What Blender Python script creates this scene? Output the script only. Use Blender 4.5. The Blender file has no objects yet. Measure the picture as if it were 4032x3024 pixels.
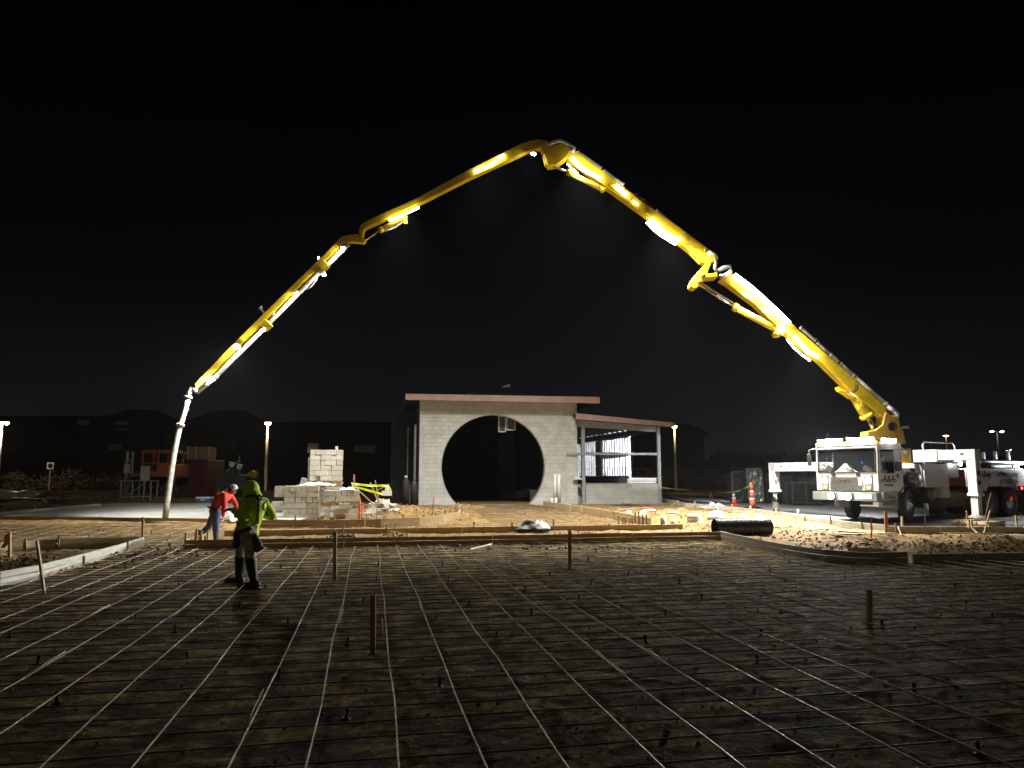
import bpy, bmesh, math, random
from mathutils import Vector, Matrix, noise
random.seed(7)
R = math.radians
C = bpy.context.scene.collection
S = bpy.context.scene

# ------------------------------------------------------------------ camera, sky, exposure
F = 2912.0                      # focal length in pixels of the 4032 px wide photograph
PITCH = math.atan(363.0 / F)
CAMZ = 1.75
cam_d = bpy.data.cameras.new('camera')
cam_d.sensor_width = 36.0
cam_d.lens = 36.0 * F / 4032.0
cam_d.clip_start = 0.1
cam_d.clip_end = 2000
cam = bpy.data.objects.new('camera', cam_d)
C.objects.link(cam)
cam.location = (0, 0, CAMZ)
cam.rotation_euler = (math.pi / 2 + PITCH, 0, 0)
S.camera = cam

W = bpy.data.worlds.new('World')
S.world = W
W.use_nodes = True
wn, wl = W.node_tree.nodes, W.node_tree.links
bg = wn['Background']
tc = wn.new('ShaderNodeTexCoord')
sp = wn.new('ShaderNodeSeparateXYZ')
wl.new(tc.outputs['Generated'], sp.inputs[0])
cr = wn.new('ShaderNodeValToRGB')
e = cr.color_ramp.elements
e[0].position = 0.0; e[0].color = (0.0075, 0.0076, 0.0084, 1)
e[1].position = 0.55; e[1].color = (0.00005, 0.00005, 0.0001, 1)
m1 = e.new(0.10); m1.color = (0.0045, 0.0045, 0.0056, 1)
m1 = e.new(0.25); m1.color = (0.0014, 0.0014, 0.0021, 1)
wl.new(sp.outputs['Z'], cr.inputs[0])
# added fill light: warm sky glow behind the camera, for faces turned towards it
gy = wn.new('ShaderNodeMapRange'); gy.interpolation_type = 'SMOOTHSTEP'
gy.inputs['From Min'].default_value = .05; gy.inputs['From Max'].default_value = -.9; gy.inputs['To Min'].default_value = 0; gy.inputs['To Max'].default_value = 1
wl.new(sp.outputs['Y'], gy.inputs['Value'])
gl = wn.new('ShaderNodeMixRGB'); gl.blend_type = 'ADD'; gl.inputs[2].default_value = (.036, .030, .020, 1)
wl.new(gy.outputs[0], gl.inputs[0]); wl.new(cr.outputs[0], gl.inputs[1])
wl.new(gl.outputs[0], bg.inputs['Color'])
bg.inputs['Strength'].default_value = 1.0

S.view_settings.view_transform = 'Standard'
S.view_settings.look = 'None'
S.view_settings.exposure = 0.0
S.view_settings.gamma = 1.0
S.render.engine = 'CYCLES'
S.cycles.use_denoising = True
S.cycles.use_light_tree = True
S.cycles.max_bounces = 5
S.cycles.diffuse_bounces = 2
S.cycles.glossy_bounces = 3
S.cycles.transmission_bounces = 4
S.cycles.volume_bounces = 0
S.cycles.sample_clamp_indirect = 3.0
S.cycles.sample_clamp_direct = 0.0
S.cycles.caustics_reflective = False
S.cycles.caustics_refractive = False

LK = 1.0      # one dimmer for every boom lamp
LED = (1.0, 0.975, 0.90)
COOL = (0.93, 0.97, 1.0)

# ------------------------------------------------------------------ measuring helpers
def at(px, py, Y):
    nx, ny = (px - 2016) / F, (1512 - py) / F
    d = Vector((nx, math.cos(PITCH) - ny * math.sin(PITCH), math.sin(PITCH) + ny * math.cos(PITCH)))
    return Vector((0, 0, CAMZ)) + d * (Y / d.y)

BASE = [(-50, 0), (17, 0), (19, .02), (24, .12), (27, .2), (30, .26), (36, .39), (45, .42), (400, .5)]
def base(y):
    for (a, za), (b, zb) in zip(BASE, BASE[1:]):
        if y <= b:
            t = max(0.0, (y - a) / (b - a))
            return za + (zb - za) * t
    return BASE[-1][1]

def gnd(px, py, dz=0.0):
    Y = 20.0
    for _ in range(30):
        z = base(Y) + dz
        p = at(px, py, 1.0)
        s = (CAMZ - z) / max(1e-4, (CAMZ - p.z))
        Y = Y * .4 + s * .6
    q = at(px, py, Y)
    return Vector((q.x, q.y, base(q.y) + dz))

PHI = R(10.8)
E1 = Vector((math.cos(PHI), math.sin(PHI), 0)); E2 = Vector((-math.sin(PHI), math.cos(PHI), 0))
def site(a, b):
    v = E1 * a + E2 * b
    return (v.x, v.y)
def unsite(x, y):
    v = Vector((x, y, 0))
    return v.dot(E1), v.dot(E2)

# ------------------------------------------------------------------ materials
MATS = {}
def mat(name, col, rough=0.7, metal=0.0, col2=None, scale=6.0, bump=0.0, bscale=None, emit=None, estr=0.0, spec=0.5, detail=5.0, alpha=None, stretch=None, trans=0.0, lo=.35, hi=.65, splat=None):
    if name in MATS: return MATS[name]
    m = bpy.data.materials.new(name); m.use_nodes = True
    n, l = m.node_tree.nodes, m.node_tree.links
    b = n['Principled BSDF']
    b.inputs['Base Color'].default_value = (*col, 1)
    b.inputs['Roughness'].default_value = rough
    b.inputs['Metallic'].default_value = metal
    b.inputs['Specular IOR Level'].default_value = spec
    if trans: b.inputs['Transmission Weight'].default_value = trans
    if alpha is not None: b.inputs['Alpha'].default_value = alpha
    if emit:
        b.inputs['Emission Color'].default_value = (*emit, 1)
        b.inputs['Emission Strength'].default_value = estr
    t = n.new('ShaderNodeTexCoord'); src = t.outputs['Object']
    if stretch:
        mp = n.new('ShaderNodeMapping'); mp.inputs['Scale'].default_value = stretch
        l.new(src, mp.inputs[0]); src = mp.outputs[0]
    if col2 is None: col2 = tuple(c * .72 for c in col)
    nz = n.new('ShaderNodeTexNoise'); nz.inputs['Scale'].default_value = scale; nz.inputs['Detail'].default_value = detail
    nz.inputs['Roughness'].default_value = .62
    l.new(src, nz.inputs['Vector'])
    r = n.new('ShaderNodeValToRGB')
    r.color_ramp.elements[0].position = lo; r.color_ramp.elements[0].color = (*col2, 1)
    r.color_ramp.elements[1].position = hi; r.color_ramp.elements[1].color = (*col, 1)
    l.new(nz.outputs['Fac'], r.inputs[0]); out = r.outputs[0]
    if splat:
        for sc_, th_ in ((splat[1], splat[2]), (splat[1] * 4.3, splat[2] + .03)):
            n4 = n.new('ShaderNodeTexNoise'); n4.inputs['Scale'].default_value = sc_; n4.inputs['Detail'].default_value = 8; n4.inputs['Roughness'].default_value = .7
            l.new(src, n4.inputs['Vector'])
            r4 = n.new('ShaderNodeValToRGB'); r4.color_ramp.elements[0].position = th_; r4.color_ramp.elements[1].position = th_ + .05
            r4.color_ramp.elements[1].color = (.75, .75, .75, 1); l.new(n4.outputs['Fac'], r4.inputs[0])
            mx = n.new('ShaderNodeMixRGB'); l.new(r4.outputs[0], mx.inputs[0]); l.new(out, mx.inputs[1]); mx.inputs[2].default_value = (*splat[0], 1); out = mx.outputs[0]
    l.new(out, b.inputs['Base Color'])
    if bump:
        n2 = n.new('ShaderNodeTexNoise'); n2.inputs['Scale'].default_value = bscale or scale * 4; n2.inputs['Detail'].default_value = 6
        l.new(src, n2.inputs['Vector'])
        bp = n.new('ShaderNodeBump'); bp.inputs['Strength'].default_value = min(1.0, bump); bp.inputs['Distance'].default_value = .02 * max(1, bump)
        l.new(n2.outputs['Fac'], bp.inputs['Height']); l.new(bp.outputs[0], b.inputs['Normal'])
    MATS[name] = m
    return m

def block_mat(name, c1, c2, cm, bw=.4, bh=.2, mort=.006):
    m = bpy.data.materials.new(name); m.use_nodes = True
    n, l = m.node_tree.nodes, m.node_tree.links
    b = n['Principled BSDF']; b.inputs['Roughness'].default_value = .95
    t = n.new('ShaderNodeTexCoord'); s = n.new('ShaderNodeSeparateXYZ'); l.new(t.outputs['Object'], s.inputs[0])
    add = n.new('ShaderNodeMath'); add.operation = 'ADD'; l.new(s.outputs[0], add.inputs[0]); l.new(s.outputs[1], add.inputs[1])
    cb = n.new('ShaderNodeCombineXYZ'); l.new(add.outputs[0], cb.inputs[0]); l.new(s.outputs[2], cb.inputs[1])
    nw = n.new('ShaderNodeTexNoise'); nw.inputs['Scale'].default_value = 1.3; l.new(t.outputs['Object'], nw.inputs['Vector'])
    br = n.new('ShaderNodeTexBrick'); l.new(cb.outputs[0], br.inputs['Vector'])
    br.inputs['Scale'].default_value = 1.0; br.inputs['Mortar Size'].default_value = mort
    br.inputs['Brick Width'].default_value = bw; br.inputs['Row Height'].default_value = bh
    br.inputs['Color1'].default_value = (*c1, 1); br.inputs['Color2'].default_value = (*c2, 1); br.inputs['Mortar'].default_value = (*cm, 1)
    br.inputs['Bias'].default_value = 0.1; br.inputs['Mortar Smooth'].default_value = .3
    nz = n.new('ShaderNodeTexNoise'); nz.inputs['Scale'].default_value = 2.2; nz.inputs['Detail'].default_value = 8; l.new(t.outputs['Object'], nz.inputs['Vector'])
    rr = n.new('ShaderNodeValToRGB'); rr.color_ramp.elements[0].position = .3; rr.color_ramp.elements[0].color = (.80, .79, .76, 1)
    rr.color_ramp.elements[1].position = .68; rr.color_ramp.elements[1].color = (1.06, 1.05, 1.0, 1)
    l.new(nz.outputs['Fac'], rr.inputs[0])
    mx = n.new('ShaderNodeMixRGB'); mx.blend_type = 'MULTIPLY'; mx.inputs[0].default_value = 1
    l.new(br.outputs['Color'], mx.inputs[1]); l.new(rr.outputs[0], mx.inputs[2]); l.new(mx.outputs[0], b.inputs['Base Color'])
    bp = n.new('ShaderNodeBump'); bp.inputs['Strength'].default_value = .8; bp.inputs['Distance'].default_value = .012; bp.invert = True
    l.new(br.outputs['Fac'], bp.inputs['Height'])
    n3 = n.new('ShaderNodeTexNoise'); n3.inputs['Scale'].default_value = 60; l.new(t.outputs['Object'], n3.inputs['Vector'])
    bp2 = n.new('ShaderNodeBump'); bp2.inputs['Strength'].default_value = .35; bp2.inputs['Distance'].default_value = .01
    l.new(n3.outputs['Fac'], bp2.inputs['Height']); l.new(bp.outputs[0], bp2.inputs['Normal']); l.new(bp2.outputs[0], b.inputs['Normal'])
    MATS[name] = m
    return m

def soil_mat():
    m = bpy.data.materials.new('soil'); m.use_nodes = True
    n, l = m.node_tree.nodes, m.node_tree.links
    b = n['Principled BSDF']; b.inputs['Roughness'].default_value = .92; b.inputs['Specular IOR Level'].default_value = .25
    t = n.new('ShaderNodeTexCoord')
    mp = n.new('ShaderNodeMapping'); mp.inputs['Rotation'].default_value = (0, 0, -PHI); l.new(t.outputs['Object'], mp.inputs[0])
    # zone colour painted per vertex: 0 = moist subgrade under the bars, 1 = loose sandy fill
    at_ = n.new('ShaderNodeAttribute'); at_.attribute_name = 'zone'
    def nz(scale, det, vec=None, rough=.6):
        q = n.new('ShaderNodeTexNoise'); q.inputs['Scale'].default_value = scale; q.inputs['Detail'].default_value = det; q.inputs['Roughness'].default_value = rough
        l.new(vec or mp.outputs[0], q.inputs['Vector']); return q
    st = n.new('ShaderNodeMapping'); st.inputs['Scale'].default_value = (.75, 1.25, 1); l.new(mp.outputs[0], st.inputs[0])
    a = nz(2.7, 12, st.outputs[0], .72); c = nz(17, 9)
    r1 = n.new('ShaderNodeValToRGB'); e = r1.color_ramp.elements
    e[0].position = .40; e[0].color = (.036, .024, .010, 1); e[1].position = .60; e[1].color = (.62, .45, .17, 1)
    k = e.new(.5); k.color = (.21, .145, .056, 1)
    l.new(a.outputs['Fac'], r1.inputs[0])
    r2 = n.new('ShaderNodeValToRGB'); e = r2.color_ramp.elements
    e[0].position = .34; e[0].color = (.16, .09, .035, 1); e[1].position = .64; e[1].color = (.36, .24, .10, 1)
    k = e.new(.5); k.color = (.25, .16, .065, 1)
    d = nz(2.6, 9, None, .65)
    l.new(d.outputs['Fac'], r2.inputs[0])
    mx = n.new('ShaderNodeMixRGB'); l.new(at_.outputs['Fac'], mx.inputs[0]); l.new(r1.outputs[0], mx.inputs[1]); l.new(r2.outputs[0], mx.inputs[2])
    r3 = n.new('ShaderNodeValToRGB'); e = r3.color_ramp.elements
    e[0].position = .36; e[0].color = (.28, .26, .23, 1); e[1].position = .64; e[1].color = (1.25, 1.22, 1.15, 1)
    l.new(c.outputs['Fac'], r3.inputs[0])
    m2 = n.new('ShaderNodeMixRGB'); m2.blend_type = 'MULTIPLY'; m2.inputs[0].default_value = .8
    l.new(mx.outputs[0], m2.inputs[1]); l.new(r3.outputs[0], m2.inputs[2]); l.new(m2.outputs[0], b.inputs['Base Color'])
    b1 = n.new('ShaderNodeBump'); b1.inputs['Strength'].default_value = .9; b1.inputs['Distance'].default_value = .10; l.new(a.outputs['Fac'], b1.inputs['Height'])
    b2 = n.new('ShaderNodeBump'); b2.inputs['Strength'].default_value = .8; b2.inputs['Distance'].default_value = .045; l.new(c.outputs['Fac'], b2.inputs['Height'])
    l.new(b1.outputs[0], b2.inputs['Normal']); l.new(b2.outputs[0], b.inputs['Normal'])
    return m

def glow(name, col, s):
    return mat(name, col, .5, emit=col, estr=s)

WOOD = mat('form_wood', (.50, .36, .20), .8, col2=(.34, .23, .12), scale=5, stretch=(1, 1, 9), bump=.3)
WOODL = mat('form_wood_pale', (.58, .46, .28), .8, col2=(.40, .29, .15), scale=5, stretch=(1, 1, 9), bump=.3)
WOODG = mat('form_wood_weathered', (.50, .47, .38), .85, col2=(.34, .31, .24), scale=4, stretch=(1, 1, 7), bump=.3)
STAKE = mat('stake_wood', (.52, .40, .24), .8, col2=(.36, .26, .14), scale=9, stretch=(6, 6, 1))
STEEL = mat('rebar_steel', (.40, .34, .27), .45, .7, col2=(.25, .17, .11), scale=14)
RUST_SHADE = mat('rebar_rusty_shaded', (.12, .085, .06), .6, .4, col2=(.07, .045, .03), scale=14)  # darker rust: shade on the backlit cross bars put into the colour
BLACKP = mat('black_plastic', (.012, .012, .013), .45, spec=.4)
YEL = mat('boom_yellow', (.74, .51, .012), .42, col2=(.50, .335, .015), scale=1.8, spec=.45, lo=.28, hi=.55, detail=9, splat=((.34, .30, .22), 2.6, .60))
YELD = mat('boom_yellow_worn', (.46, .28, .03), .5, col2=(.32, .19, .03), scale=3)
PIPE = mat('delivery_pipe_paint', (.55, .50, .42), .45, .2, col2=(.40, .35, .28), scale=5)
CHROME = mat('chrome_rod', (.82, .82, .82), .16, 1.0)
HOSE = mat('hose_rubber', (.46, .45, .39), .6, col2=(.28, .27, .23), scale=7, bump=.3)
TRW = mat('truck_white', (.60, .60, .60), .32, col2=(.50, .495, .485), scale=2.2, lo=.25, hi=.5, splat=((.45, .43, .38), 3.2, .62))
TRG = mat('truck_frame_black', (.018, .018, .02), .5, col2=(.035, .03, .028), scale=5)
ALU = mat('aluminium', (.62, .63, .64), .34, .9, col2=(.48, .48, .48), scale=6)
TYRE = mat('tyre_rubber', (.022, .021, .021), .8, col2=(.05, .045, .04), scale=9, bump=.3)
GLASS = mat('cab_glass', (.025, .03, .035), .06, spec=.9, col2=(.02, .025, .03), alpha=.45)
GREYST = mat('primed_steel', (.33, .36, .37), .5, .1, col2=(.25, .27, .28), scale=4)
STUDM = mat('galvanised_stud', (.80, .82, .86), .3, .35, col2=(.66, .68, .72), scale=8)
FASC = mat('fascia_primer', (.41, .275, .245), .6, col2=(.34, .22, .19), scale=2)
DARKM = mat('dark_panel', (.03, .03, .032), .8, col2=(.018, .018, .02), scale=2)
BLOCKW = block_mat('block_masonry', (.56, .565, .545), (.51, .515, .50), (.34, .335, .31), mort=.0045)
BLOCKB = block_mat('block_masonry_grey', (.44, .45, .43), (.40, .41, .39), (.56, .56, .52), mort=.008)
CMU = mat('block_grey', (.56, .52, .43), .95, col2=(.46, .43, .35), scale=5, bump=.4, bscale=50)
CMU2 = mat('block_pale', (.63, .60, .52), .95, col2=(.53, .50, .43), scale=5, bump=.4, bscale=50)
CONC = mat('concrete_slab', (.40, .40, .37), .55, col2=(.29, .29, .265), scale=1.1, bump=.25, bscale=16)
ROADM = mat('road_concrete', (.20, .20, .205), .8, col2=(.14, .14, .145), scale=.7, bump=.3, bscale=40)
PVC = mat('pvc_white', (.50, .48, .43), .4, col2=(.36, .34, .30), scale=7)
ORANGE = mat('safety_orange', (.85, .13, .03), .45, col2=(.70, .10, .03), scale=5)
REFL = mat('reflective_white', (.80, .80, .78), .3, col2=(.66, .66, .64), scale=8)
TAPE = mat('caution_yellow', (.72, .82, .05), .45, col2=(.62, .72, .05), scale=9)
PINK = mat('pink_ribbon', (.90, .26, .24), .6, col2=(.75, .14, .14), scale=9)
LEAF = mat('dark_foliage', (.05, .055, .03), .85, col2=(.03, .034, .018), scale=3)
BARK = mat('bark', (.09, .07, .05), .9)
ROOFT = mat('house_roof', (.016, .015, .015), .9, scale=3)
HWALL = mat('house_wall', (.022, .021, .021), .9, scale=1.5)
SHEET = mat('white_plastic_sheet', (.62, .64, .68), .4, col2=(.42, .45, .50), scale=4, bump=.6)

# ------------------------------------------------------------------ mesh builder
class MB:
    def __init__(s, M=None):
        s.v, s.f, s.M = [], [], M or Matrix.Identity(4)
    def add(s, vs, fs):
        o = len(s.v); s.v += [s.M @ Vector(p) for p in vs]; s.f += [tuple(i + o for i in f) for f in fs]
        return s
    def box(s, c, d, rot=None):
        hx, hy, hz = d[0] / 2, d[1] / 2, d[2] / 2
        vs = [Vector((x * hx, y * hy, z * hz)) for z in (-1, 1) for x, y in ((-1, -1), (1, -1), (1, 1), (-1, 1))]
        if rot is not None: vs = [rot @ v for v in vs]
        c = Vector(c)
        return s.add([v + c for v in vs], [(3, 2, 1, 0), (4, 5, 6, 7), (0, 1, 5, 4), (1, 2, 6, 5), (2, 3, 7, 6), (3, 0, 4, 7)])
    def bar(s, p, q, w, h, up=(0, 0, 1)):
        p, q = Vector(p), Vector(q); d = q - p; L = d.length
        x = d.normalized(); u = Vector(up); y = u.cross(x)
        if y.length < 1e-4: y = Vector((1, 0, 0)).cross(x)
        y.normalize(); z = x.cross(y)
        return s.box((p + q) / 2, (L, w, h), Matrix((x, y, z)).transposed())
    def tube(s, pts, r, n=8, cap=True):
        pts = [Vector(p) for p in pts]
        rs = r if isinstance(r, (list, tuple)) else [r] * len(pts)
        o = len(s.v); rings = []
        d0 = (pts[1] - pts[0]).normalized()
        a = Vector((0, 0, 1)) if abs(d0.z) < .9 else Vector((1, 0, 0))
        x = a.cross(d0).normalized()
        vs = []
        for i, p in enumerate(pts):
            d = (pts[min(i + 1, len(pts) - 1)] - pts[max(i - 1, 0)]).normalized()
            x = (x - d * x.dot(d)).normalized(); y = d.cross(x)
            for k in range(n):
                t = 2 * math.pi * k / n
                vs.append(p + (x * math.cos(t) + y * math.sin(t)) * rs[i])
        fs = []
        for i in range(len(pts) - 1):
            for k in range(n):
                fs.append((i * n + k, i * n + (k + 1) % n, (i + 1) * n + (k + 1) % n, (i + 1) * n + k))
        if cap:
            fs.append(tuple(reversed(range(n)))); fs.append(tuple((len(pts) - 1) * n + k for k in range(n)))
        return s.add(vs, fs)
    def lathe(s, prof, c=(0, 0, 0), n=16, axis=None):
        # prof = [(r, h)], axis a 3x3 matrix whose z column is the axis
        A = axis or Matrix.Identity(3); c = Vector(c); vs = []
        for r, h in prof:
            for k in range(n):
                t = 2 * math.pi * k / n
                vs.append(c + A @ Vector((r * math.cos(t), r * math.sin(t), h)))
        fs = []
        for i in range(len(prof) - 1):
            for k in range(n):
                fs.append((i * n + k, i * n + (k + 1) % n, (i + 1) * n + (k + 1) % n, (i + 1) * n + k))
        if prof[0][0] > 1e-5: fs.append(tuple(reversed(range(n))))
        if prof[-1][0] > 1e-5: fs.append(tuple((len(prof) - 1) * n + k for k in range(n)))
        return s.add(vs, fs)
    def prism(s, poly, off):
        # poly: 3-D points, off: extrusion vector
        poly = [Vector(p) for p in poly]; off = Vector(off); n = len(poly)
        fs = [tuple(range(n)), tuple(reversed(range(n, 2 * n)))]
        fs += [(i, n + i, n + (i + 1) % n, (i + 1) % n) for i in range(n)]
        return s.add(poly + [p + off for p in poly], fs)
    def mesh(s, name, smooth=False):
        me = bpy.data.meshes.new(name); me.from_pydata([tuple(v) for v in s.v], [], s.f)
        bm = bmesh.new(); bm.from_mesh(me); bmesh.ops.recalc_face_normals(bm, faces=bm.faces); bm.to_mesh(me); bm.free()
        if smooth:
            for p in me.polygons: p.use_smooth = True
        return me
    def build(s, name, m, parent=None, smooth=False, bevel=0.0):
        o = bpy.data.objects.new(name, s.mesh(name, smooth)); C.objects.link(o)
        o.data.materials.append(m)
        if parent: o.parent = parent
        if bevel:
            b = o.modifiers.new('bevel', 'BEVEL'); b.width = bevel; b.segments = 2; b.limit_method = 'ANGLE'; b.angle_limit = R(40)
        return o

def tag(o, label=None, cat=None, group=None, kind=None):
    if label: o['label'] = label
    if cat: o['category'] = cat
    if group: o['group'] = group
    if kind: o['kind'] = kind
    return o
def empty(name, loc=(0, 0, 0), rz=0):
    o = bpy.data.objects.new(name, None); C.objects.link(o); o.location = loc; o.rotation_euler = (0, 0, rz); o.empty_display_size = .2
    return o
KIDS = {}
def copy_tree(o, parent=None):
    c = o.copy(); C.objects.link(c)
    if parent: c.parent = parent
    for ch in list(o.children): copy_tree(ch, c)
    return c
def lamp(name, loc, power, col, r=.06, parent=None, spot=None, aim=None, blend=.6):
    d = bpy.data.lights.new(name, 'SPOT' if spot else 'POINT')
    d.energy = power; d.color = col; d.shadow_soft_size = r
    o = bpy.data.objects.new(name, d); C.objects.link(o); o.location = loc
    if spot:
        d.spot_size = R(spot); d.spot_blend = blend
        o.rotation_euler = Vector(aim).to_track_quat('-Z', 'Y').to_euler()
    if parent: o.parent = parent
    return o
def text(s, size, M, m, name, parent, depth=.002, shear=0, wide=1.0, bold=0.0, cx=True):
    cu = bpy.data.curves.new('lettering', 'FONT'); cu.body = s; cu.size = size; cu.extrude = depth; cu.shear = shear; cu.offset = bold
    cu.align_x = 'CENTER' if cx else 'LEFT'; cu.align_y = 'CENTER'
    t = bpy.data.objects.new('tmp', cu); C.objects.link(t)
    dg = bpy.context.evaluated_depsgraph_get(); me = bpy.data.meshes.new_from_object(t.evaluated_get(dg))
    bpy.data.objects.remove(t)
    for v in me.vertices: v.co = M @ Vector((v.co.x * wide, v.co.y, v.co.z))
    o = bpy.data.objects.new(name, me); C.objects.link(o); me.materials.clear(); me.materials.append(m); o.parent = parent
    return o
def organic(name, parts, m, parent=None, vox=.012, smooth=3):
    """one continuous skin round tapered limbs and ellipsoids: parts = ('c', p, q, r0, r1) or ('e', centre, (rx,ry,rz), rot)"""
    b = MB()
    for p in parts:
        if p[0] == 'c':
            _, a, q, r0, r1 = p; a, q = Vector(a), Vector(q); d = (q - a); n = max(2, int(d.length / .03))
            b.tube([a + d * (i / n) for i in range(n + 1)], [r0 + (r1 - r0) * i / n for i in range(n + 1)], 14)
            ell = [(a, (r0,) * 3, None), (q, (r1,) * 3, None)]
        else:
            ell = [(Vector(p[1]), p[2], p[3] if len(p) > 3 else None)]
        for c, rr, rot in ell:
            pr = [(max(1e-4, math.sin(math.pi * i / 10)), -math.cos(math.pi * i / 10)) for i in range(11)]
            A = Matrix.Diagonal(Vector(rr))
            if rot is not None: A = rot @ A
            b.lathe(pr, c, 14, A)
    o = bpy.data.objects.new('tmp', b.mesh('tmp')); C.objects.link(o)
    r = o.modifiers.new('r', 'REMESH'); r.mode = 'VOXEL'; r.voxel_size = vox
    s = o.modifiers.new('s', 'SMOOTH'); s.iterations = smooth; s.factor = .5
    dg = bpy.context.evaluated_depsgraph_get(); me = bpy.data.meshes.new_from_object(o.evaluated_get(dg))
    bpy.data.objects.remove(o)
    for p in me.polygons: p.use_smooth = True
    me.name = name; me.materials.clear(); me.materials.append(m)
    o = bpy.data.objects.new(name, me); C.objects.link(o)
    if parent: o.parent = parent
    return o

# ------------------------------------------------------------------ ground
XL = [(21.9, 40), (22.0, 15.5), (22.25, 11.5), (24.1, 10.65), (27.4, 10.2), (31, 9.4), (34, 7.9), (40, 7.9), (52, 7.9)]
def road_left(y):
    if y < 21.9: return 999
    for (a, xa), (b, xb) in zip(XL, XL[1:]):
        if y <= b: return xa + (xb - xa) * (y - a) / (b - a)
    return 7.9 if y < 56 else -200
SLAB = [(-19.9, 27.5), (-7.4, 25.8), (-7.2, 35.8), (-19.4, 36.2)]
def in_slab(x, y, g=0.0):
    return -20 + g < x < -7.2 - g and 27.5 - (x + 19.9) * .136 + g < y < 36.2 - g
MOUNDS = [(-3.9, 29.6, 1.5, .36, 1.0), (-2.6, 28.6, 1.0, .2, 1), (-5.3, 30.5, 1.6, .18, 1), (-2.2, 33, 1.6, .2, 1), (-5.2, 19.7, .9, .14, .5), (-4.3, 20.0, .8, .16, .6), (-3.2, 20.6, .5, .22, .6), (2.2, 21.3, .8, .06, .6),
          (9.6, 17.2, 1.1, .24, .7), (11.4, 17.6, 1.5, .34, .6), (13.2, 18.2, 1.5, .2, .5), (8.9, 18.7, 1.0, .14, .7), (9.4, 20.6, 1.8, .14, .5), (6.8, 24.5, 1.5, .14, .8), (7.8, 22.6, 1.6, .14, .6), (8.4, 27.6, 1.6, .26, 1.2), (6.6, 30.3, 1.6, .2, .8), (12.4, 20.3, 1.6, .16, .5),
          (-10.4, 14.8, 1.0, .36, .8), (-9.2, 14.0, .9, .22, .8), (-9.6, 16.6, 1.0, .22, .9), (-7.4, 17.5, .9, .05, .8),
          (-24, 38, 3.4, .75, .55), (-20, 39.5, 3.0, .5, .5), (-15.5, 40, 2.4, .35, .5), (-27, 31, 3, .4, 1), (-22.6, 32.5, 1.6, .2, 1.5)]
def zone(x, y):
    """0 = graded subgrade under the bars, 1 = loose fill inside the formed islands"""
    a, b = unsite(x, y)
    if b < 13.3: return 0.0
    if 13.2 < b < 20.1 and -14 < a < -5.6: return .5
    if a > 9.2 and y < 60: return min(1.0, .25 + max(0, b - 13.4) * .28) if a < 30 else .6
    if b < 18.75: return 0.05
    if 18.75 < b < 22.2 and a > -4.3: return .85
    if a < -5.0 and b < 29: return min(.75, .1 + (b - 18) * .09)
    if 3.8 < a < 9.0 and b < 34.5: return .8
    if b < 25.2: return .8
    return 1.0
def H(x, y, fine=True):
    z = base(y)
    if x > road_left(y) - .03: return z - .05
    if in_slab(x, y): return z - .05
    k = zone(x, y)
    amp = .020 + .035 * max(0, k - .3) if y < 60 else .02
    ax, by = unsite(x, y)
    # dig-out between the bar mat and entry stays flat
    for mx, my, r, h, s in MOUNDS:
        dx, dy = (x - mx) / r, (y - my) / (r * s)
        d = dx * dx + dy * dy
        if d < 4: z += h * math.exp(-d * 1.6) * (.75 + .6 * noise.noise((x * 1.7, y * 1.7, 3)))
    z += amp * (noise.noise((x * .9, y * .9, 0)) + .9 * noise.noise((x * 3.1, y * 3.1, 5)) + (.8 * noise.noise((x * 8, y * 8, 9)) if fine else 0))
    return z
def axis_coords(lo, hi, step, far, grow=1.25):
    v = []; t = lo
    while t <= hi: v.append(t); t += step
    s = step; a = lo
    while a > far[0]: s *= grow; a -= s; v.insert(0, a)
    s = step; a = hi
    while a < far[1]: s *= grow; a += s; v.append(a)
    return v
def build_ground():
    xs = axis_coords(-22, 20, .12, (-900, 900)); ys = axis_coords(2.5, 36.5, .115, (-30, 1500))
    vs = [(x, y, H(x, y)) for y in ys for x in xs]; nx = len(xs)
    fs = [(j * nx + i, j * nx + i + 1, (j + 1) * nx + i + 1, (j + 1) * nx + i) for j in range(len(ys) - 1) for i in range(nx - 1)]
    me = bpy.data.meshes.new('ground'); me.from_pydata(vs, [], fs)
    at_ = me.attributes.new('zone', 'FLOAT', 'POINT')
    at_.data.foreach_set('value', [min(1, max(0, zone(x, y) + .25 * noise.noise((x * 1.1, y * 1.1, 7)))) for x, y, z in vs])
    for p in me.polygons: p.use_smooth = True
    o = bpy.data.objects.new('ground', me); C.objects.link(o); me.materials.append(soil_mat()); tag(o, kind='structure')
build_ground()
# road behind the curb forms
ys = axis_coords(22.0, 56, 1.0, (22.0, 90), 1.1)
b_ = MB(); cols = [0, .5, 1, 2, 4, 8, 14, 25, 45, 90]
vs = [(road_left(max(y, 22.0)) + (c if y < 56 else c), y, base(y) + .004) for y in ys for c in cols]
n_ = len(cols)
b_.add(vs, [(j * n_ + i, j * n_ + i + 1, (j + 1) * n_ + i + 1, (j + 1) * n_ + i) for j in range(len(ys) - 1) for i in range(n_ - 1)])
tag(b_.build('road', ROADM, smooth=True), kind='structure')
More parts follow.
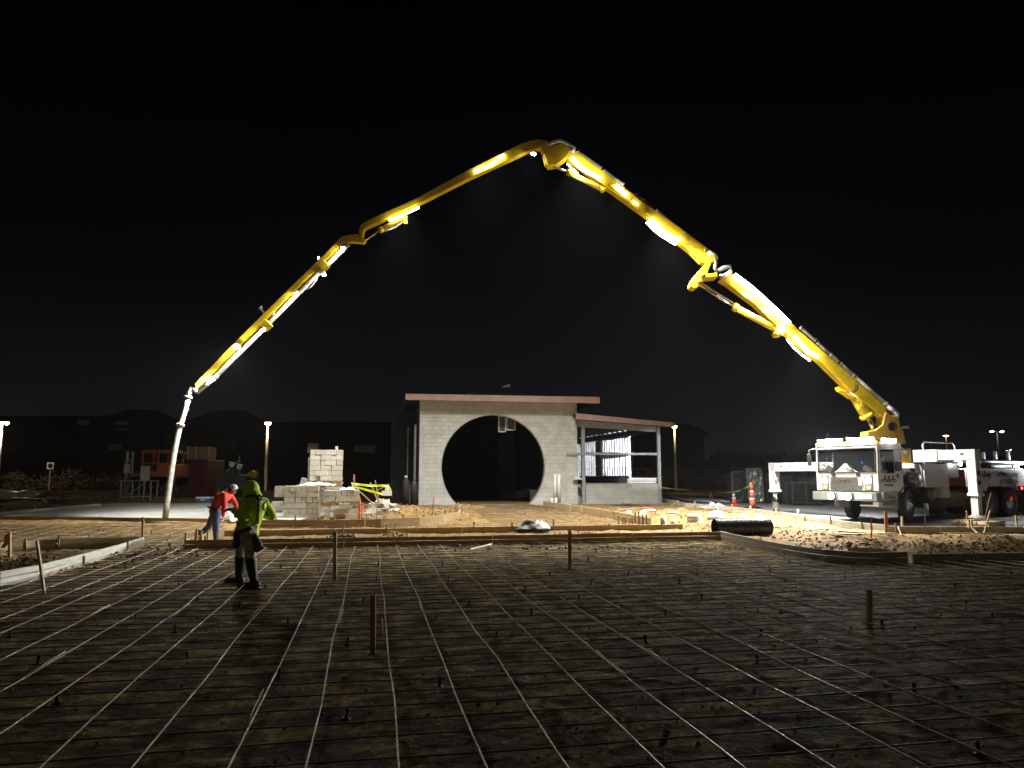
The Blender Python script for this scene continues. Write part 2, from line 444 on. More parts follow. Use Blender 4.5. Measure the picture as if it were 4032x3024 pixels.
# fresh concrete slab, left of the entrance
b_ = MB(); N = 14
vs = []
for j in range(N + 1):
    for i in range(N + 1):
        s, t = i / N, j / N
        p = [Vector((*SLAB[k], 0)) for k in range(4)]
        q = (p[0] * (1 - s) + p[1] * s) * (1 - t) + (p[3] * (1 - s) + p[2] * s) * t
        vs.append((q.x, q.y, base(q.y) + .07))
fs = [(j * (N + 1) + i, j * (N + 1) + i + 1, (j + 1) * (N + 1) + i + 1, (j + 1) * (N + 1) + i) for j in range(N) for i in range(N)]
b_.add(vs, fs)
rim = [i for i in range(N + 1)] + [j * (N + 1) + N for j in range(1, N + 1)] + [N * (N + 1) + i for i in range(N - 1, -1, -1)] + [j * (N + 1) for j in range(N - 1, 0, -1)]
k0 = len(vs)
b_.v += [Vector((vs[i][0], vs[i][1], vs[i][2] - .15)) for i in rim]
L_ = len(rim)
b_.f += [(rim[i], rim[(i + 1) % L_], k0 + (i + 1) % L_, k0 + i) for i in range(L_)]
tag(b_.build('concrete_pavement', CONC), kind='structure')
# ------------------------------------------------------------------ reinforcing mats
def wob(a, b, s):
    return .018 * noise.noise((a * .35 + s, b * .35, s * 1.7)) + .01 * noise.noise((a * 1.4 + s, b * 1.4, s))
def bar_pts(a0, b0, a1, b1, seed, lift):
    L = math.hypot(a1 - a0, b1 - b0); n = max(2, int(L / 1.1)); pts = []
    for i in range(n + 1):
        t = i / n; a = a0 + (a1 - a0) * t; b = b0 + (b1 - b0) * t
        w = wob(a, b, seed)
        if abs(b1 - b0) > abs(a1 - a0): a += w * 2.2
        else: b += w * 2.2
        x, y = site(a, b)
        pts.append((x, y, base(y) + lift + wob(a, b, seed + 50)))
    return pts
def rebar_mat(label, ba, bb, cross, long_, rl=.0072, rc=.0064):
    x, y = site(ba, bb)
    root = tag(empty('rebar_mat', (0, 0, 0)), label, 'rebar mat', 'tied rebar mats laid over the graded dirt')
    for i, (b, ivs) in enumerate(cross):
        for a0, a1 in ivs:
            if a1 - a0 < .4: continue
            MB().tube(bar_pts(a0, b, a1, b + random.uniform(-.05, .05), i * 3.1, .062), rc, 5).build('cross_bar', RUST_SHADE, root, True)
    for i, (a, ivs) in enumerate(long_):
        for b0, b1 in ivs:
            if b1 - b0 < .4: continue
            m = MB().tube(bar_pts(a, b0, a + random.uniform(-.05, .05), b1, 100 + i * 2.3, .079), rl, 5)
            if b0 < 6 and random.random() < .8:      # lap splice: a second bar lies beside the first for a metre
                s = random.uniform(b0 + 2, min(b1 - 1, 11)); o = random.choice((-.024, .024))
                m.tube(bar_pts(a + o, s, a + o * 1.2, s + 1.1, 100 + i * 2.3, .079), rl, 5)
            m.build('long_bar', STEEL, root, True)
    return root
cross = []
b = 2.6
while b < 18.5:
    if b < 13.05: iv = [(-14.5, 24)]
    else: iv = [(-5.35, 9.0)]
    cross.append((b, iv)); b += .36
longs = []
a = -14.3
while a < 24:
    if a < -5.5: iv = [(2.4, 12.9)]
    elif a < 9.1: iv = [(2.4, 18.55)]
    else: iv = [(2.4, 13.1)]
    longs.append((a + random.uniform(-.05, .05), iv)); a += .5
rebar_mat('big rusty rebar grid tied over the dark dirt in the foreground', 4, 10, cross, longs)
cross = []; b = 18.9
while b < 26.8:
    iv = [(-17, -4.5)] if b > 20.5 else [(-17, -8.9), (-5.35, -4.5)]
    if b > 25.2: iv = [(-17, -5.6)]
    cross.append((b, iv)); b += .41
longs = [(a, [(20.5 if a < -5.5 else 18.8, 26.3)]) for a in [-16.5 + .5 * i for i in range(24)]]
rebar_mat('rebar grid between the dirt island and the fresh grey concrete', -10, 24, cross, longs)
cross = []; b = 22.5
while b < 34.0:
    l0 = -4.0 if b < 24.4 else 4.0 + .05 * (b - 25)
    cross.append((b, [(l0, 9.1 - (b - 22) * .12)])); b += .44
longs = [(a, [(22.4, 24.5 if a < 3.9 else 33.8)]) for a in [-3.8 + .5 * i for i in range(24)]]
rebar_mat('brightly lit rebar grid leading to the round opening', 5, 26, cross, longs)

# black cone shaped bar supports
def chair(x, y):
    z = base(y)
    b = MB().lathe([(.05, 0), (.05, .012), (.022, .02), (.014, .075), (.02, .085), (.02, .11), (.005, .125)], (0, 0, 0), 8)
    return b
chair0 = chair(0, 0).build('rebar_chair', BLACKP, None, True)
first = True
NTH = ['leftmost', 'second from the left', 'third from the left', 'fourth from the left', 'fifth from the left', 'sixth from the left', 'seventh from the left', 'eighth from the left', 'ninth from the left', 'tenth from the left', 'eleventh from the left', 'twelfth from the left', 'thirteenth from the left', 'fourteenth from the left', 'fifteenth from the left']
ROW = ['nearest', 'second', 'third', 'fourth', 'fifth', 'sixth', 'seventh', 'eighth', 'ninth', 'tenth', 'eleventh', 'farthest']
def put_chair(x, y, label):
    global first
    o = chair0 if first else chair0.copy()
    if not first: C.objects.link(o)
    first = False
    o.location = (x, y, base(y) - .008); o.rotation_euler = (random.uniform(-.12, .12), random.uniform(-.12, .12), random.uniform(0, 6))
    s = random.uniform(.6, .85); o.scale = (s, s, s)
    tag(o, label, 'rebar support', 'black supports under the rebar')
for ri, b in enumerate([4.3 + 1.22 * i for i in range(12)]):
    nk = 0
    for a in [-13.5 + 1.5 * i + (.7 if int(b / 1.22) % 2 else 0) for i in range(24)]:
        x, y = site(a + random.uniform(-.22, .22), b + random.uniform(-.3, .3))
        if ri < 3 and random.random() < .4: continue
        if abs(x) > .72 * y or y > 18.3 or (b > 13 and (a < -5.3 or a > 9)): continue
        put_chair(x, y, 'black cone in the %s row under the big front rebar grid, %s' % (ROW[ri], NTH[min(nk, 14)])); nk += 1
for ri, b in enumerate([21.2, 22.6, 24.0, 25.4]):
    nk = 0
    for a in [-16 + 1.35 * i for i in range(9)]:
        x, y = site(a + random.uniform(-.3, .3), b + random.uniform(-.2, .2))
        if y > 25.6: continue
        put_chair(x, y, 'black cone before the fresh concrete, %s row from the camera, %s' % (ROW[ri], NTH[nk])); nk += 1
for ri, b in enumerate([23.3, 25.2, 26.9, 28.6, 30.3, 32]):
    nk = 0
    for a in [-3 + 1.3 * i for i in range(10)]:
        if b > 24.5 and a < 4.3: continue
        if a > 9 - (b - 22) * .12: continue
        x, y = site(a + random.uniform(-.2, .2), b + random.uniform(-.2, .2))
        put_chair(x, y, 'black cone before the round opening, %s row from the camera, %s' % (ROW[ri], NTH[nk])); nk += 1

# ------------------------------------------------------------------ timber edge forms
def resample(pts, step=.5):
    out = []
    for (p, q) in zip(pts, pts[1:]):
        p, q = Vector((*p, 0)), Vector((*q, 0)); n = max(1, int((q - p).length / step))
        for i in range(n): v = p.lerp(q, i / n); out.append((v.x, v.y))
    out.append(pts[-1]); return out
def board_strip(pts, z0, z1, t):
    """a board standing on edge that follows the ground and the curve of pts"""
    P = resample(pts); b = MB(); n = len(P); vs = []
    for i, (x, y) in enumerate(P):
        d = Vector((P[min(i + 1, n - 1)][0] - P[max(i - 1, 0)][0], P[min(i + 1, n - 1)][1] - P[max(i - 1, 0)][1], 0)).normalized()
        nn = Vector((-d.y, d.x, 0)) * (t / 2); g = base(y)
        wv = .012 * noise.noise((x * .6, y * .6, z1 * 5))
        for s, z in ((1, z0), (1, z1), (-1, z1), (-1, z0)):
            vs.append((x + nn.x * s, y + nn.y * s, g + z + wv))
    fs = [(0, 3, 2, 1), ((n - 1) * 4, (n - 1) * 4 + 1, (n - 1) * 4 + 2, (n - 1) * 4 + 3)]
    for i in range(n - 1):
        for k in range(4):
            fs.append((i * 4 + k, i * 4 + (k + 1) % 4, (i + 1) * 4 + (k + 1) % 4, (i + 1) * 4 + k))
    return b.add(vs, fs)
def stake_mb(x, y, h, lean=(0, 0), w=.045, d=.03, z=None):
    g = base(y) if z is None else z
    b = MB(); p = Vector((x, y, g - .05)); q = Vector((x + lean[0], y + lean[1], g + h))
    b.bar(p, q, w, d, up=(0, 1, .01)); return b
def form(label, pts, h, wood, stakes=(), side=1, kick=False, t=.04, lap=True, sh=.12, cat='form board', grp='timber forms staked around the pour', sw=STAKE, piece=3.6):
    root = tag(empty('form_board', (0, 0, 0)), label, cat, grp)
    # cut the run into planks that butt end to end
    P = resample(pts, .4); acc = 0; cur = [P[0]]; runs = []
    for p, q in zip(P, P[1:]):
        L = math.hypot(q[0] - p[0], q[1] - p[1]); acc += L
        if acc > piece:
            e = (p[0] + (q[0] - p[0]) * .97, p[1] + (q[1] - p[1]) * .97)
            cur.append(e); runs.append(cur); cur = [q]; acc = 0
        else: cur.append(q)
    if len(cur) > 1: runs.append(cur)
    for k, r in enumerate(runs):
        if lap:
            board_strip(r, -.04, h * .56 - .003, t).build('plank', wood, root, bevel=.003)
            board_strip(r, h * .56 + .003, h + random.uniform(-.006, .008), t * .9).build('plank', wood, root, bevel=.003)
        else:
            board_strip(r, -.04, h, t).build('plank', wood, root, bevel=.003)
    for st in stakes:
        f, extra, tilt = st[0], st[1], st[2]
        # f = fraction along the run
        Q = resample(pts, .1); i = min(len(Q) - 2, int(f * (len(Q) - 1)))
        d = Vector((Q[i + 1][0] - Q[i][0], Q[i + 1][1] - Q[i][1], 0)).normalized(); nn = Vector((-d.y, d.x, 0)) * side
        x, y = Q[i][0] + nn.x * (t / 2 + .022), Q[i][1] + nn.y * (t / 2 + .022)
        stake_mb(x, y, h + extra, (d.x * tilt, d.y * tilt)).build('stake', sw, root)
        if kick or len(st) > 3:
            kx, ky = x + nn.x * .45 + d.x * .06, y + nn.y * .45 + d.y * .06
            MB().bar((kx, ky, base(ky) - .04), (x + nn.x * .03 + d.x * .05, y + nn.y * .03 + d.y * .05, base(y) + h * .95), .035, .025).build('kicker', sw, root)
    return root
def sl(*ab): return [site(a, b) for a, b in ab]

F1L, F1R = gnd(728, 2166), gnd(2838, 2128)
form('long brown form board behind the green worker', [(F1L.x, F1L.y), (F1R.x, F1R.y)], .235, WOOD, [(.33, -.03, 0), (.52, -.02, .0), (.83, -.02, 0)], 1)
# its left end return with a raised end block and short cut stakes
p_ = (F1L.x - .02, F1L.y + .05)
form('short form board closing the left end of the long brown one', [p_, (p_[0] - .35, p_[1] + 3.3)], .25, WOOD, [(.2, .1, 0), (.5, .12, 0)], -1, grp=None)
for k, (px, py0, py1, tl) in enumerate([(764, 2165, 2085, 0), (778, 2165, 2092, .03), (788, 2165, 2115, -.03), (797, 2165, 2112, .02), (722, 2168, 2098, 0)]):
    q = gnd(px, py0 - 6); h = at(px, py1, q.y).z - q.z
    tag(stake_mb(q.x, q.y + .1, h, (tl, 0), .05, .03).build('wood_stake', STAKE, None), ['tallest', 'second', 'third', 'rightmost', 'leftmost'][k] + ' pale stake in the cluster inside the left end of the long form', 'stake', 'short stakes in the left corner of the long form')
F4L, F4R = gnd(800, 2113), gnd(2688, 2084)
form('second form board behind the long brown one, lit from above', [(F4L.x, F4L.y), (F4R.x, F4R.y)], .16, WOODL,
     [(.07, .1, .0), (.27, .12, .03), (.365, .13, -.05), (.42, .05, 0), (.54, .16, 0), (.62, .12, .05), (.71, .2, 0), (.835, .05, .04), (.955, .2, 0)], -1, lap=False, grp='timber forms staked around the pour')
c1 = [(F1R.x, F1R.y)] + sl((9.18, 17.4), (9.12, 16.0), (9.1, 14.7), (9.2, 14.0), (9.55, 13.5), (10.1, 13.32), (10.6, 13.36))
form('grey weathered form board curving towards the camera right of the long one', c1, .25, WOODG, [(.35, .03, 0), (.8, .0, 0)], 1)
# rolled end of that curb form
c1b = sl((10.05, 13.4), (10.35, 13.45), (10.5, 13.75), (10.3, 14.1), (9.9, 14.25))
form('thin bent form strip closing the rounded corner on the right', c1b, .265, WOODG, [], 1, lap=False, t=.015, grp=None)
c2 = sl((10.72, 13.36), (13, 13.2), (16.5, 13.1), (22, 13.0))
form('dim grey form board along the dirt at the right edge', c2, .2, WOODG, [(.04, .06, 0), (.12, .05, 0), (.22, .1, 0), (.5, .05, 0)], 1, lap=False)

# left dirt island
A = sl((-5.5, 20.15), (-5.52, 17), (-5.55, 14.2), (-5.75, 13.4), (-6.3, 12.95), (-7.1, 12.9), (-9, 13.0), (-12, 13.1))
form('pale grey form board running down the right side of the left dirt island', A, .235, WOODG, [(.1, .02, 0), (.3, -.05, 0)], 1)
B = sl((-5.6, 20.2), (-6.6, 20.0), (-7.7, 19.7), (-8.3, 18.9), (-8.8, 17.6), (-9.2, 16.2))
form('yellowish form board at the back of the left dirt island', B, .24, WOODL, [(.3, .08, .0), (.42, .06, .03), (.55, .12, -.04), (.66, .14, 0), (.76, .12, .05), (.84, .14, 0), (.92, .12, .04)], 1, lap=False)
# left kerb of the fresh slab
q0, q1 = gnd(-260, 2062), gnd(394, 1998)
form('straight form board along the left edge of the fresh grey concrete', [(q0.x, q0.y), (q1.x, q1.y)], .19, WOODG, [(.3, .1, 0), (.55, .1, 0), (.7, .02, 0)], 1, lap=False)
SB = [(SLAB[0][0], SLAB[0][1] - .06), (SLAB[1][0], SLAB[1][1] - .06)]
form('low yellow lit board along the front of the fresh concrete', SB, .11, WOODL, [], 1, lap=False)
# planter in front of the masonry stacks
q = [gnd(930, 2080), gnd(1250, 2079), gnd(1500, 2076), gnd(1650, 2069), gnd(1745, 2059)]
tip = gnd(1797, 2046)
e5 = [(v.x, v.y) for v in q] + [(tip.x - .1, tip.y - .15), (tip.x + .05, tip.y + .25), (tip.x + .05, tip.y + 1.2), (tip.x - .1, tip.y + 2.6), (tip.x - .2, tip.y + 5)]
form('curved form board in front of the concrete block stacks', e5, .26, WOOD, [(.06, .1, 0), (.1, .08, 0), (.145, .12, 0), (.19, .07, 0), (.24, .1, 0), (.29, .09, 0), (.35, .1, .0), (.4, .11, 0), (.45, .06, .04), (.5, .1, 0), (.55, .16, 0), (.60, .08, .03), (.63, .25, 0), (.655, .14, 0), (.68, .3, .02), (.705, .12, -.02), (.73, .22, 0), (.76, .15, 0), (.8, .2, .03), (.85, .12, 0), (.92, .1, 0)], 1)
# right form of the entrance
e6 = [gnd(2140, 1996), gnd(2250, 2013), gnd(2400, 2040), gnd(2562, 2073)]
form('yellowish form board leading away from the right foot of the round opening', [(v.x, v.y) for v in e6], .27, WOODL, [(.3, .04, 0), (.42, .04, 0), (.6, .04, 0), (.72, .04, 0), (.9, .1, .02), (.93, .14, 0), (.96, .07, .0), (.985, .1, -.03)], -1)
for k, (px, y1, tl) in enumerate([(2432, 2032, .04), (2452, 2036, .0), (2462, 2038, -.02), (2476, 2042, .03), (2488, 2034, 0), (2502, 2034, -.04)]):
    q = gnd(px, 2066); h = at(px, y1, q.y).z - q.z
    tag(stake_mb(q.x, q.y - .05, h, (tl, 0), .045, .03).build('wood_stake', STAKE, None), ['leftmost', 'second', 'third', 'fourth', 'fifth', 'rightmost'][k] + ' short stake in the cluster at the near end of the entrance form', 'stake', 'cluster of short stakes by the entrance form')
# kerb form along the road
rk = [(road_left(y), y) for y in (39, 36, 34, 32.5, 31, 29.2, 27.4, 25.7, 24.1, 23.2, 22.6)] + [(11.15, 22.25), (11.8, 22.05), (13, 22.0), (15, 21.95), (19, 21.9), (26, 21.9)]
rk = [(x - .05, y - .0) for x, y in rk]
form('long pale kerb form between the sandy dirt and the road', rk, .20, WOODG,
     [(.12, .05, 0, 1), (.18, .1, 0, 1), (.25, .1, .02), (.3, .03, 0, 1), (.35, .12, 0, 1), (.41, .05, 0, 1), (.46, .1, 0), (.5, .02, 0), (.54, .08, 0, 1), (.58, .03, 0), (.605, .2, .02, 1), (.655, .04, 0, 1), (.70, .06, .0, 1), (.735, .2, 0), (.77, .1, 0, 1), (.82, .12, 0, 1), (.88, .08, 0, 1)], -1, lap=False)

# ------------------------------------------------------------------ single stakes, laths and flags
def lone_stake(px, pyb, pyt, label, w=.05, lean=0, m=STAKE, d=.035, ribbon=None, name='wood_stake', cat='stake', rib_z=None, Y=None):
    q = gnd(px, pyb)
    if Y: q = at(px, pyb, Y); q.z = base(Y)
    top = at(px + lean, pyt, q.y); root = stake_mb(q.x, q.y, top.z - q.z, (top.x - q.x, 0), w, d).build(name, m, None)
    tag(root, label, cat)
    if ribbon:
        rm, rl, rw = ribbon; b = MB(); zz = top.z - .02; x0 = top.x
        pts = [(x0, q.y - .03, zz), (x0 - rw * .5, q.y - .05, zz - rl * .25), (x0 - rw * .2, q.y - .045, zz - rl * .6), (x0 - rw, q.y - .06, zz - rl)]
        vs = []
        for p in pts: vs += [(p[0] - rw * .5, p[1], p[2]), (p[0] + rw * .5, p[1] + .01, p[2] - .01)]
        vs += [(x, y + .004, z) for x, y, z in vs]
        n = len(pts)
        fs = [(2 * i, 2 * i + 1, 2 * i + 3, 2 * i + 2) for i in range(n - 1)] + [(2 * n + 2 * i, 2 * n + 2 * i + 2, 2 * n + 2 * i + 3, 2 * n + 2 * i + 1) for i in range(n - 1)]
        b.add(vs, fs).build('ribbon', rm, root)
    return root
lone_stake(1319, 2288, 2093, 'upright brown stake standing in the rebar just right of the green worker', .062)
lone_stake(2243, 2243, 2088, 'upright brown stake standing in the rebar before the middle of the long form', .06)
lone_stake(1469, 2572, 2342, 'reddish brown stake, nearest to the camera of all the stakes', .05, m=mat('stake_red', (.42, .22, .11), .8, scale=8))
lone_stake(3422, 2458, 2322, 'dim grey stake standing alone in the rebar at the right', .06, m=WOODG)
lone_stake(2018, 2506, 2440, 'short white marker stick standing in the rebar', .055, 6, m=REFL)
lone_stake(178, 2338, 2130, 'tall leaning stake with a black foot in front of the left dirt island', .035, -32)
lone_stake(563, 2112, 2036, 'upright stake behind the tip of the left dirt island', .05, Y=19.2)
lone_stake(38, 2230, 2098, 'lath with a pink flag in the left dirt island', .05, 0, ribbon=(PINK, .26, .08))
lone_stake(1700, 2050, 1955, 'lath with a pink ribbon rising from the sandy mound in front of the building', .035, 10, ribbon=(PINK, .2, .05), m=WOODL)
lone_stake(3432, 2130, 2034, 'pink flag on a thin wire in the dirt before the truck cab', .014, -3, m=mat('wire_pink', (.5, .13, .08), .6), ribbon=(PINK, .5, .05))
lone_stake(3490, 2100, 2012, 'wide brown lath with an orange ribbon in front of the front tyre', .10, -2, m=WOOD, ribbon=(ORANGE, .4, .05))
lone_stake(3552, 2085, 2033, 'short upright stake with a kicker behind the orange ribboned lath', .06)
lone_stake(3814, 2093, 2012, 'pink tipped lath right of the near outrigger foot', .035, -8, ribbon=(PINK, .2, .05), m=STAKE)
lone_stake(3826, 2088, 2048, 'brown stake behind the pink tipped lath', .07, 0, m=WOOD)
lone_stake(3906, 2096, 2056, 'pale yellow stick leaning on the kerb form at the right', .03, -20, m=TAPE)
lone_stake(3846, 2060, 2038, 'grey round peg behind the kerb form at the right', .07, m=WOODG)
lone_stake(4006, 2085, 2030, 'tilted stake by the kerb form at the right edge', .05, -6)
lone_stake(3646, 2120, 2030, 'thin dark wire stem standing before the truck frame', .012, -4, m=BLACKP)
lone_stake(2956, 2018, 1990, 'peg on the kerb form left of the far outrigger', .06, -2, m=WOODL)
# tall lath with a long drooping cloth
r_ = lone_stake(3868, 2118, 1990, 'tall lath with a long drooping grey cloth in front of the rear wheels', .03, 36)
q_ = gnd(3868, 2118)
pr = [at(px, py, q_.y - .06) for px, py in [(3903, 1938), (3909, 1960), (3908, 1990), (3897, 2010), (3885, 2030), (3878, 2040), (3886, 2005), (3893, 1975)]]
MB().prism(pr, (0, .02, 0)).build('cloth', mat('rag_grey', (.26, .23, .23), .9, scale=9, bump=.5), r_)
# loose laths and offcuts lying around
def lying(p0, p1, label, m=WOODL, w=.09, t=.03, up=.03, name='loose_plank', cat='plank'):
    a, b = gnd(*p0), gnd(*p1)
    a.z = H(a.x, a.y, False) + up; b.z = H(b.x, b.y, False) + up
    return tag(MB().bar(a, b, w, t).build(name, m, None, bevel=.004), label, cat)
lying((3270, 2125), (3520, 2118), 'long pale plank lying on the dirt below the front tyre', up=.07)
lying((3190, 2098), (3260, 2090), 'short pale plank on the sand right of the corrugated pipe')
lying((3300, 2096), (3420, 2101), 'pale slab of wood lying near the pink wire flag', w=.16)
lying((3945, 2110), (4060, 2118), 'bright board lying on the dirt at the right edge', REFL, .12)
lying((3700, 2112), (3960, 2126), 'thin long strip lying on the dirt under the outrigger', WOOD, .05, up=.08)
lying((3020, 2095), (3120, 2088), 'thin lath lying right behind the corrugated pipe', up=.05)
lying((2430, 2012), (2560, 2002), 'pale plank lying across the planks by the low block wall', up=.05)
lying((2450, 1992), (2600, 1999), 'dark red plank on top of the pile by the low block wall', mat('plank_red', (.22, .11, .09), .8), .16, .05, .12)
lying((2410, 1994), (2560, 1990), 'dark plank under the red one by the low block wall', DARKM, .14, .05, .06)
lying((105, 2199), (222, 2197), 'thin lath lying on the dark soil of the left island', WOODL, .04, .02, .12)
lying((152, 1975), (185, 2005), 'stick leaning on the dirt bank at the far left', WOOD, .08, .05, .25)
lying((2905, 2050), (2800, 2060), 'lath lying behind the corrugated pipe', up=.04)
lying((1850, 2180), (1935, 2158), 'pale stick lying on the rebar near the long form', STAKE, .04, .025, .1)
lying((1060, 2046), (1130, 2049), 'thin offcut lying in front of the left block stack', STAKE, .06, .03, .05)
r_ = lone_stake(3185, 2207, 2188, 'short block with a pink label under the curved grey form', .0, 0)
bpy.data.objects.remove(r_)
q_ = gnd(3182, 2206)
tag(MB().box((q_.x, q_.y - .05, q_.z + .10), (.22, .03, .07), Matrix.Rotation(R(12), 3, 'Y')).build('paper_tag', mat('tag_pink', (.8, .45, .42), .6, col2=(.8, .75, .7), scale=14), None), 'pink and white tag hanging at the foot of the curved grey form', 'tag')
# black and white crumpled sheet on the second form
def crumple(name, label, cat, cx, cy, cz, rx, ry, h, m, seed=0, n=22):
    b = MB(); vs = []
    for j in range(n + 1):
        for i in range(n + 1):
            u, v = i / n * 2 - 1, j / n * 2 - 1
            z = h * max(0, 1 - u * u * .9) * max(0, 1 - v * v * .9) * (.75 + 1.1 * noise.noise((u * 2.3 + seed, v * 2.3, seed))) + .12 * h * noise.noise((u * 7, v * 7, seed))
            vs.append((cx + rx * u * (1 + .2 * noise.noise((v * 2, seed, 1))), cy + ry * v, cz + z))
    fs = [(j * (n + 1) + i, j * (n + 1) + i + 1, (j + 1) * (n + 1) + i + 1, (j + 1) * (n + 1) + i) for j in range(n) for i in range(n)]
    o = b.add(vs, fs).build(name, m, None, True)
    s = o.modifiers.new('s', 'SOLIDIFY'); s.thickness = .01
    return tag(o, label, cat)
q_ = gnd(2090, 2104)
crumple('plastic_bag', 'black plastic sack slumped on the middle of the second form', 'sack', q_.x, q_.y + .5, q_.z + .12, .44, .35, .22, BLACKP, 2)
crumple('crumpled_sheet', 'crumpled white plastic sheet half over the black sack', 'plastic sheet', q_.x + .28, q_.y + .62, q_.z + .14, .30, .3, .2, SHEET, 5)
crumple('plastic_sheet', 'long white plastic sheet covering the dirt bank at the far left', 'plastic sheet', -25.0, 37.6, .62, 2.9, 1.0, .42, SHEET, 9, 46)

# ------------------------------------------------------------------ block building with the round opening
BA = R(9.2)
c0 = gnd(1648, 1984); c0 = Vector(at(1648, 1984, 35.5)); c0.z = .36
bx, by_ = math.cos(BA), math.sin(BA)
kx = (2272 - 2016) / F
WL = (kx * c0.y - c0.x) / (bx - kx * by_)
house = tag(empty('block_building', (c0.x, c0.y, .36), BA), 'half built grey block building with a large round opening and a covered side room', 'building')
def inv(px, py, off=0.0):
    """pixel -> building frame, on the plane off metres behind the front wall"""
    d = at(px, py, 1.0) - Vector((0, 0, CAMZ)); o = Vector((0, 0, CAMZ))
    n = Vector((-by_, bx, 0)); P0 = c0 + n * off
    t = (P0 - o).dot(n) / d.dot(n); w = o + d * t - Vector((c0.x, c0.y, .36))
    return Vector((w.x * bx + w.y * by_, -w.x * by_ + w.y * bx, w.z))
WH = (inv(1660, 1577).z + inv(2240, 1590).z) / 2 + .1
cc = inv(1944, 1838); RR = (inv(2149, 1838).x - inv(1739, 1838).x) / 2
TH = .30
def wall_with_circle(L, h, cx, cz, r, t):
    th0 = math.asin(max(-1, (0 - cz) / r)); N = 72
    angs = [th0 + (math.pi - 2 * th0) * i / N for i in range(N + 1)]
    for qx, qz in ((0, h), (L, h), (0, 0), (L, 0)):
        a = math.atan2(qz - cz, qx - cx)
        if a < th0: a += 2 * math.pi
        if th0 < a < math.pi - th0: angs.append(a)
    angs = sorted(angs); inn, out = [], []
    for a in angs:
        dx, dz = math.cos(a), math.sin(a); c = []
        if dx > 1e-6: c.append((L - cx) / dx)
        if dx < -1e-6: c.append(-cx / dx)
        if dz > 1e-6: c.append((h - cz) / dz)
        if dz < -1e-6: c.append(-cz / dz)
        k = max(r, min(c)); inn.append((cx + r * dx, cz + r * dz)); out.append((cx + k * dx, cz + k * dz))
    # the bottom corners, as the outer path down to the floor
    n = len(angs); b = MB(); vs = []
    for y in (0, t):
        vs += [(x, y, z) for x, z in inn] + [(x, y, z) for x, z in out]
    fs = []
    for i in range(n - 1):
        fs.append((i, i + 1, n + i + 1, n + i)); fs.append((2 * n + i + 1, 2 * n + i, 3 * n + i, 3 * n + i + 1))
        fs.append((i, 2 * n + i, 2 * n + i + 1, i + 1)); fs.append((n + i, n + i + 1, 3 * n + i + 1, 3 * n + i))
    return b.add(vs, fs)
w_ = wall_with_circle(WL, WH, cc.x, cc.z, RR, TH).build('front_wall', BLOCKW, house)
# smooth mortar lining of the opening, standing a little proud
ring = MB(); th0 = math.asin((0 - cc.z) / RR); N = 64; pts = [(cc.x + RR * math.cos(a), cc.z + RR * math.sin(a)) for a in [th0 + (math.pi - 2 * th0) * i / N for i in range(N + 1)]]
vs = []
for x, z in pts:
    dx, dz = (x - cc.x) / RR, (z - cc.z) / RR
    vs += [(x, -.012, z), (x, TH + .012, z), (x - dx * .03, TH + .012, z - dz * .03), (x - dx * .03, -.012, z - dz * .03)]
ring.add(vs, [(i * 4 + k, i * 4 + (k + 1) % 4, i * 4 + 4 + (k + 1) % 4, i * 4 + 4 + k) for i in range(N) for k in range(4)] + [(0, 1, 2, 3), (N * 4 + 3, N * 4 + 2, N * 4 + 1, N * 4)])
ring.build('opening_trim', mat('mortar_ring', (.42, .41, .37), .85, scale=5), house)
a_, b2_ = inv(1597, 1560, -.7), inv(2362, 1575, -.7)
zt0, zb0, zt1, zb1 = inv(1597, 1550, -.7).z, inv(1597, 1574, -.7).z, inv(2362, 1563, -.7).z, inv(2362, 1588, -.7).z
MB().prism([(a_.x, -.7, zb0), (b2_.x, -.7, zb1), (b2_.x, -.7, zt1), (a_.x, -.7, zt0)], (0, .12, 0)).build('roof_fascia', FASC, house, bevel=.01)
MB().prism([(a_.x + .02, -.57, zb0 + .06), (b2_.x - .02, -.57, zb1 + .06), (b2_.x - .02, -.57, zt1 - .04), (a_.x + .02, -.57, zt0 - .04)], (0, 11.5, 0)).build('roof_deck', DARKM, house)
MB().box(((a_.x + b2_.x) / 2 + .1, 2.2, max(zt0, zt1) + .17), (3.4, 1.6, .34)).build('rooftop_unit', mat('unit_dark', (.02, .035, .028), .7), house, bevel=.02)
lv = inv(1972, 1526, 2.0)
for k in range(4):
    MB().box((lv.x + k * .11, 1.3, lv.z - .04 + k * .02), (.07, .04, .06 + k * .03)).build('roof_louver', REFL, house)
# body behind: side walls and back wall, all dark
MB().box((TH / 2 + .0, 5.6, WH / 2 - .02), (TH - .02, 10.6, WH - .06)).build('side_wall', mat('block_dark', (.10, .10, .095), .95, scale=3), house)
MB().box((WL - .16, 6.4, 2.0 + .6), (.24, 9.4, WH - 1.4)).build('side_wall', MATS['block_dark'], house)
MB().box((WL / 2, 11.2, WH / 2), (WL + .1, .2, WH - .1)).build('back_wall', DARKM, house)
MB().box((WL / 2 + 1.6, 5.1, -.08), (WL + 3.0, 11.8, .16)).build('floor_slab', CONC, house)
MB().box((WL / 2, -.35, -.02), (WL - .4, .62, .1)).build('door_sill', CONC, house, bevel=.01)
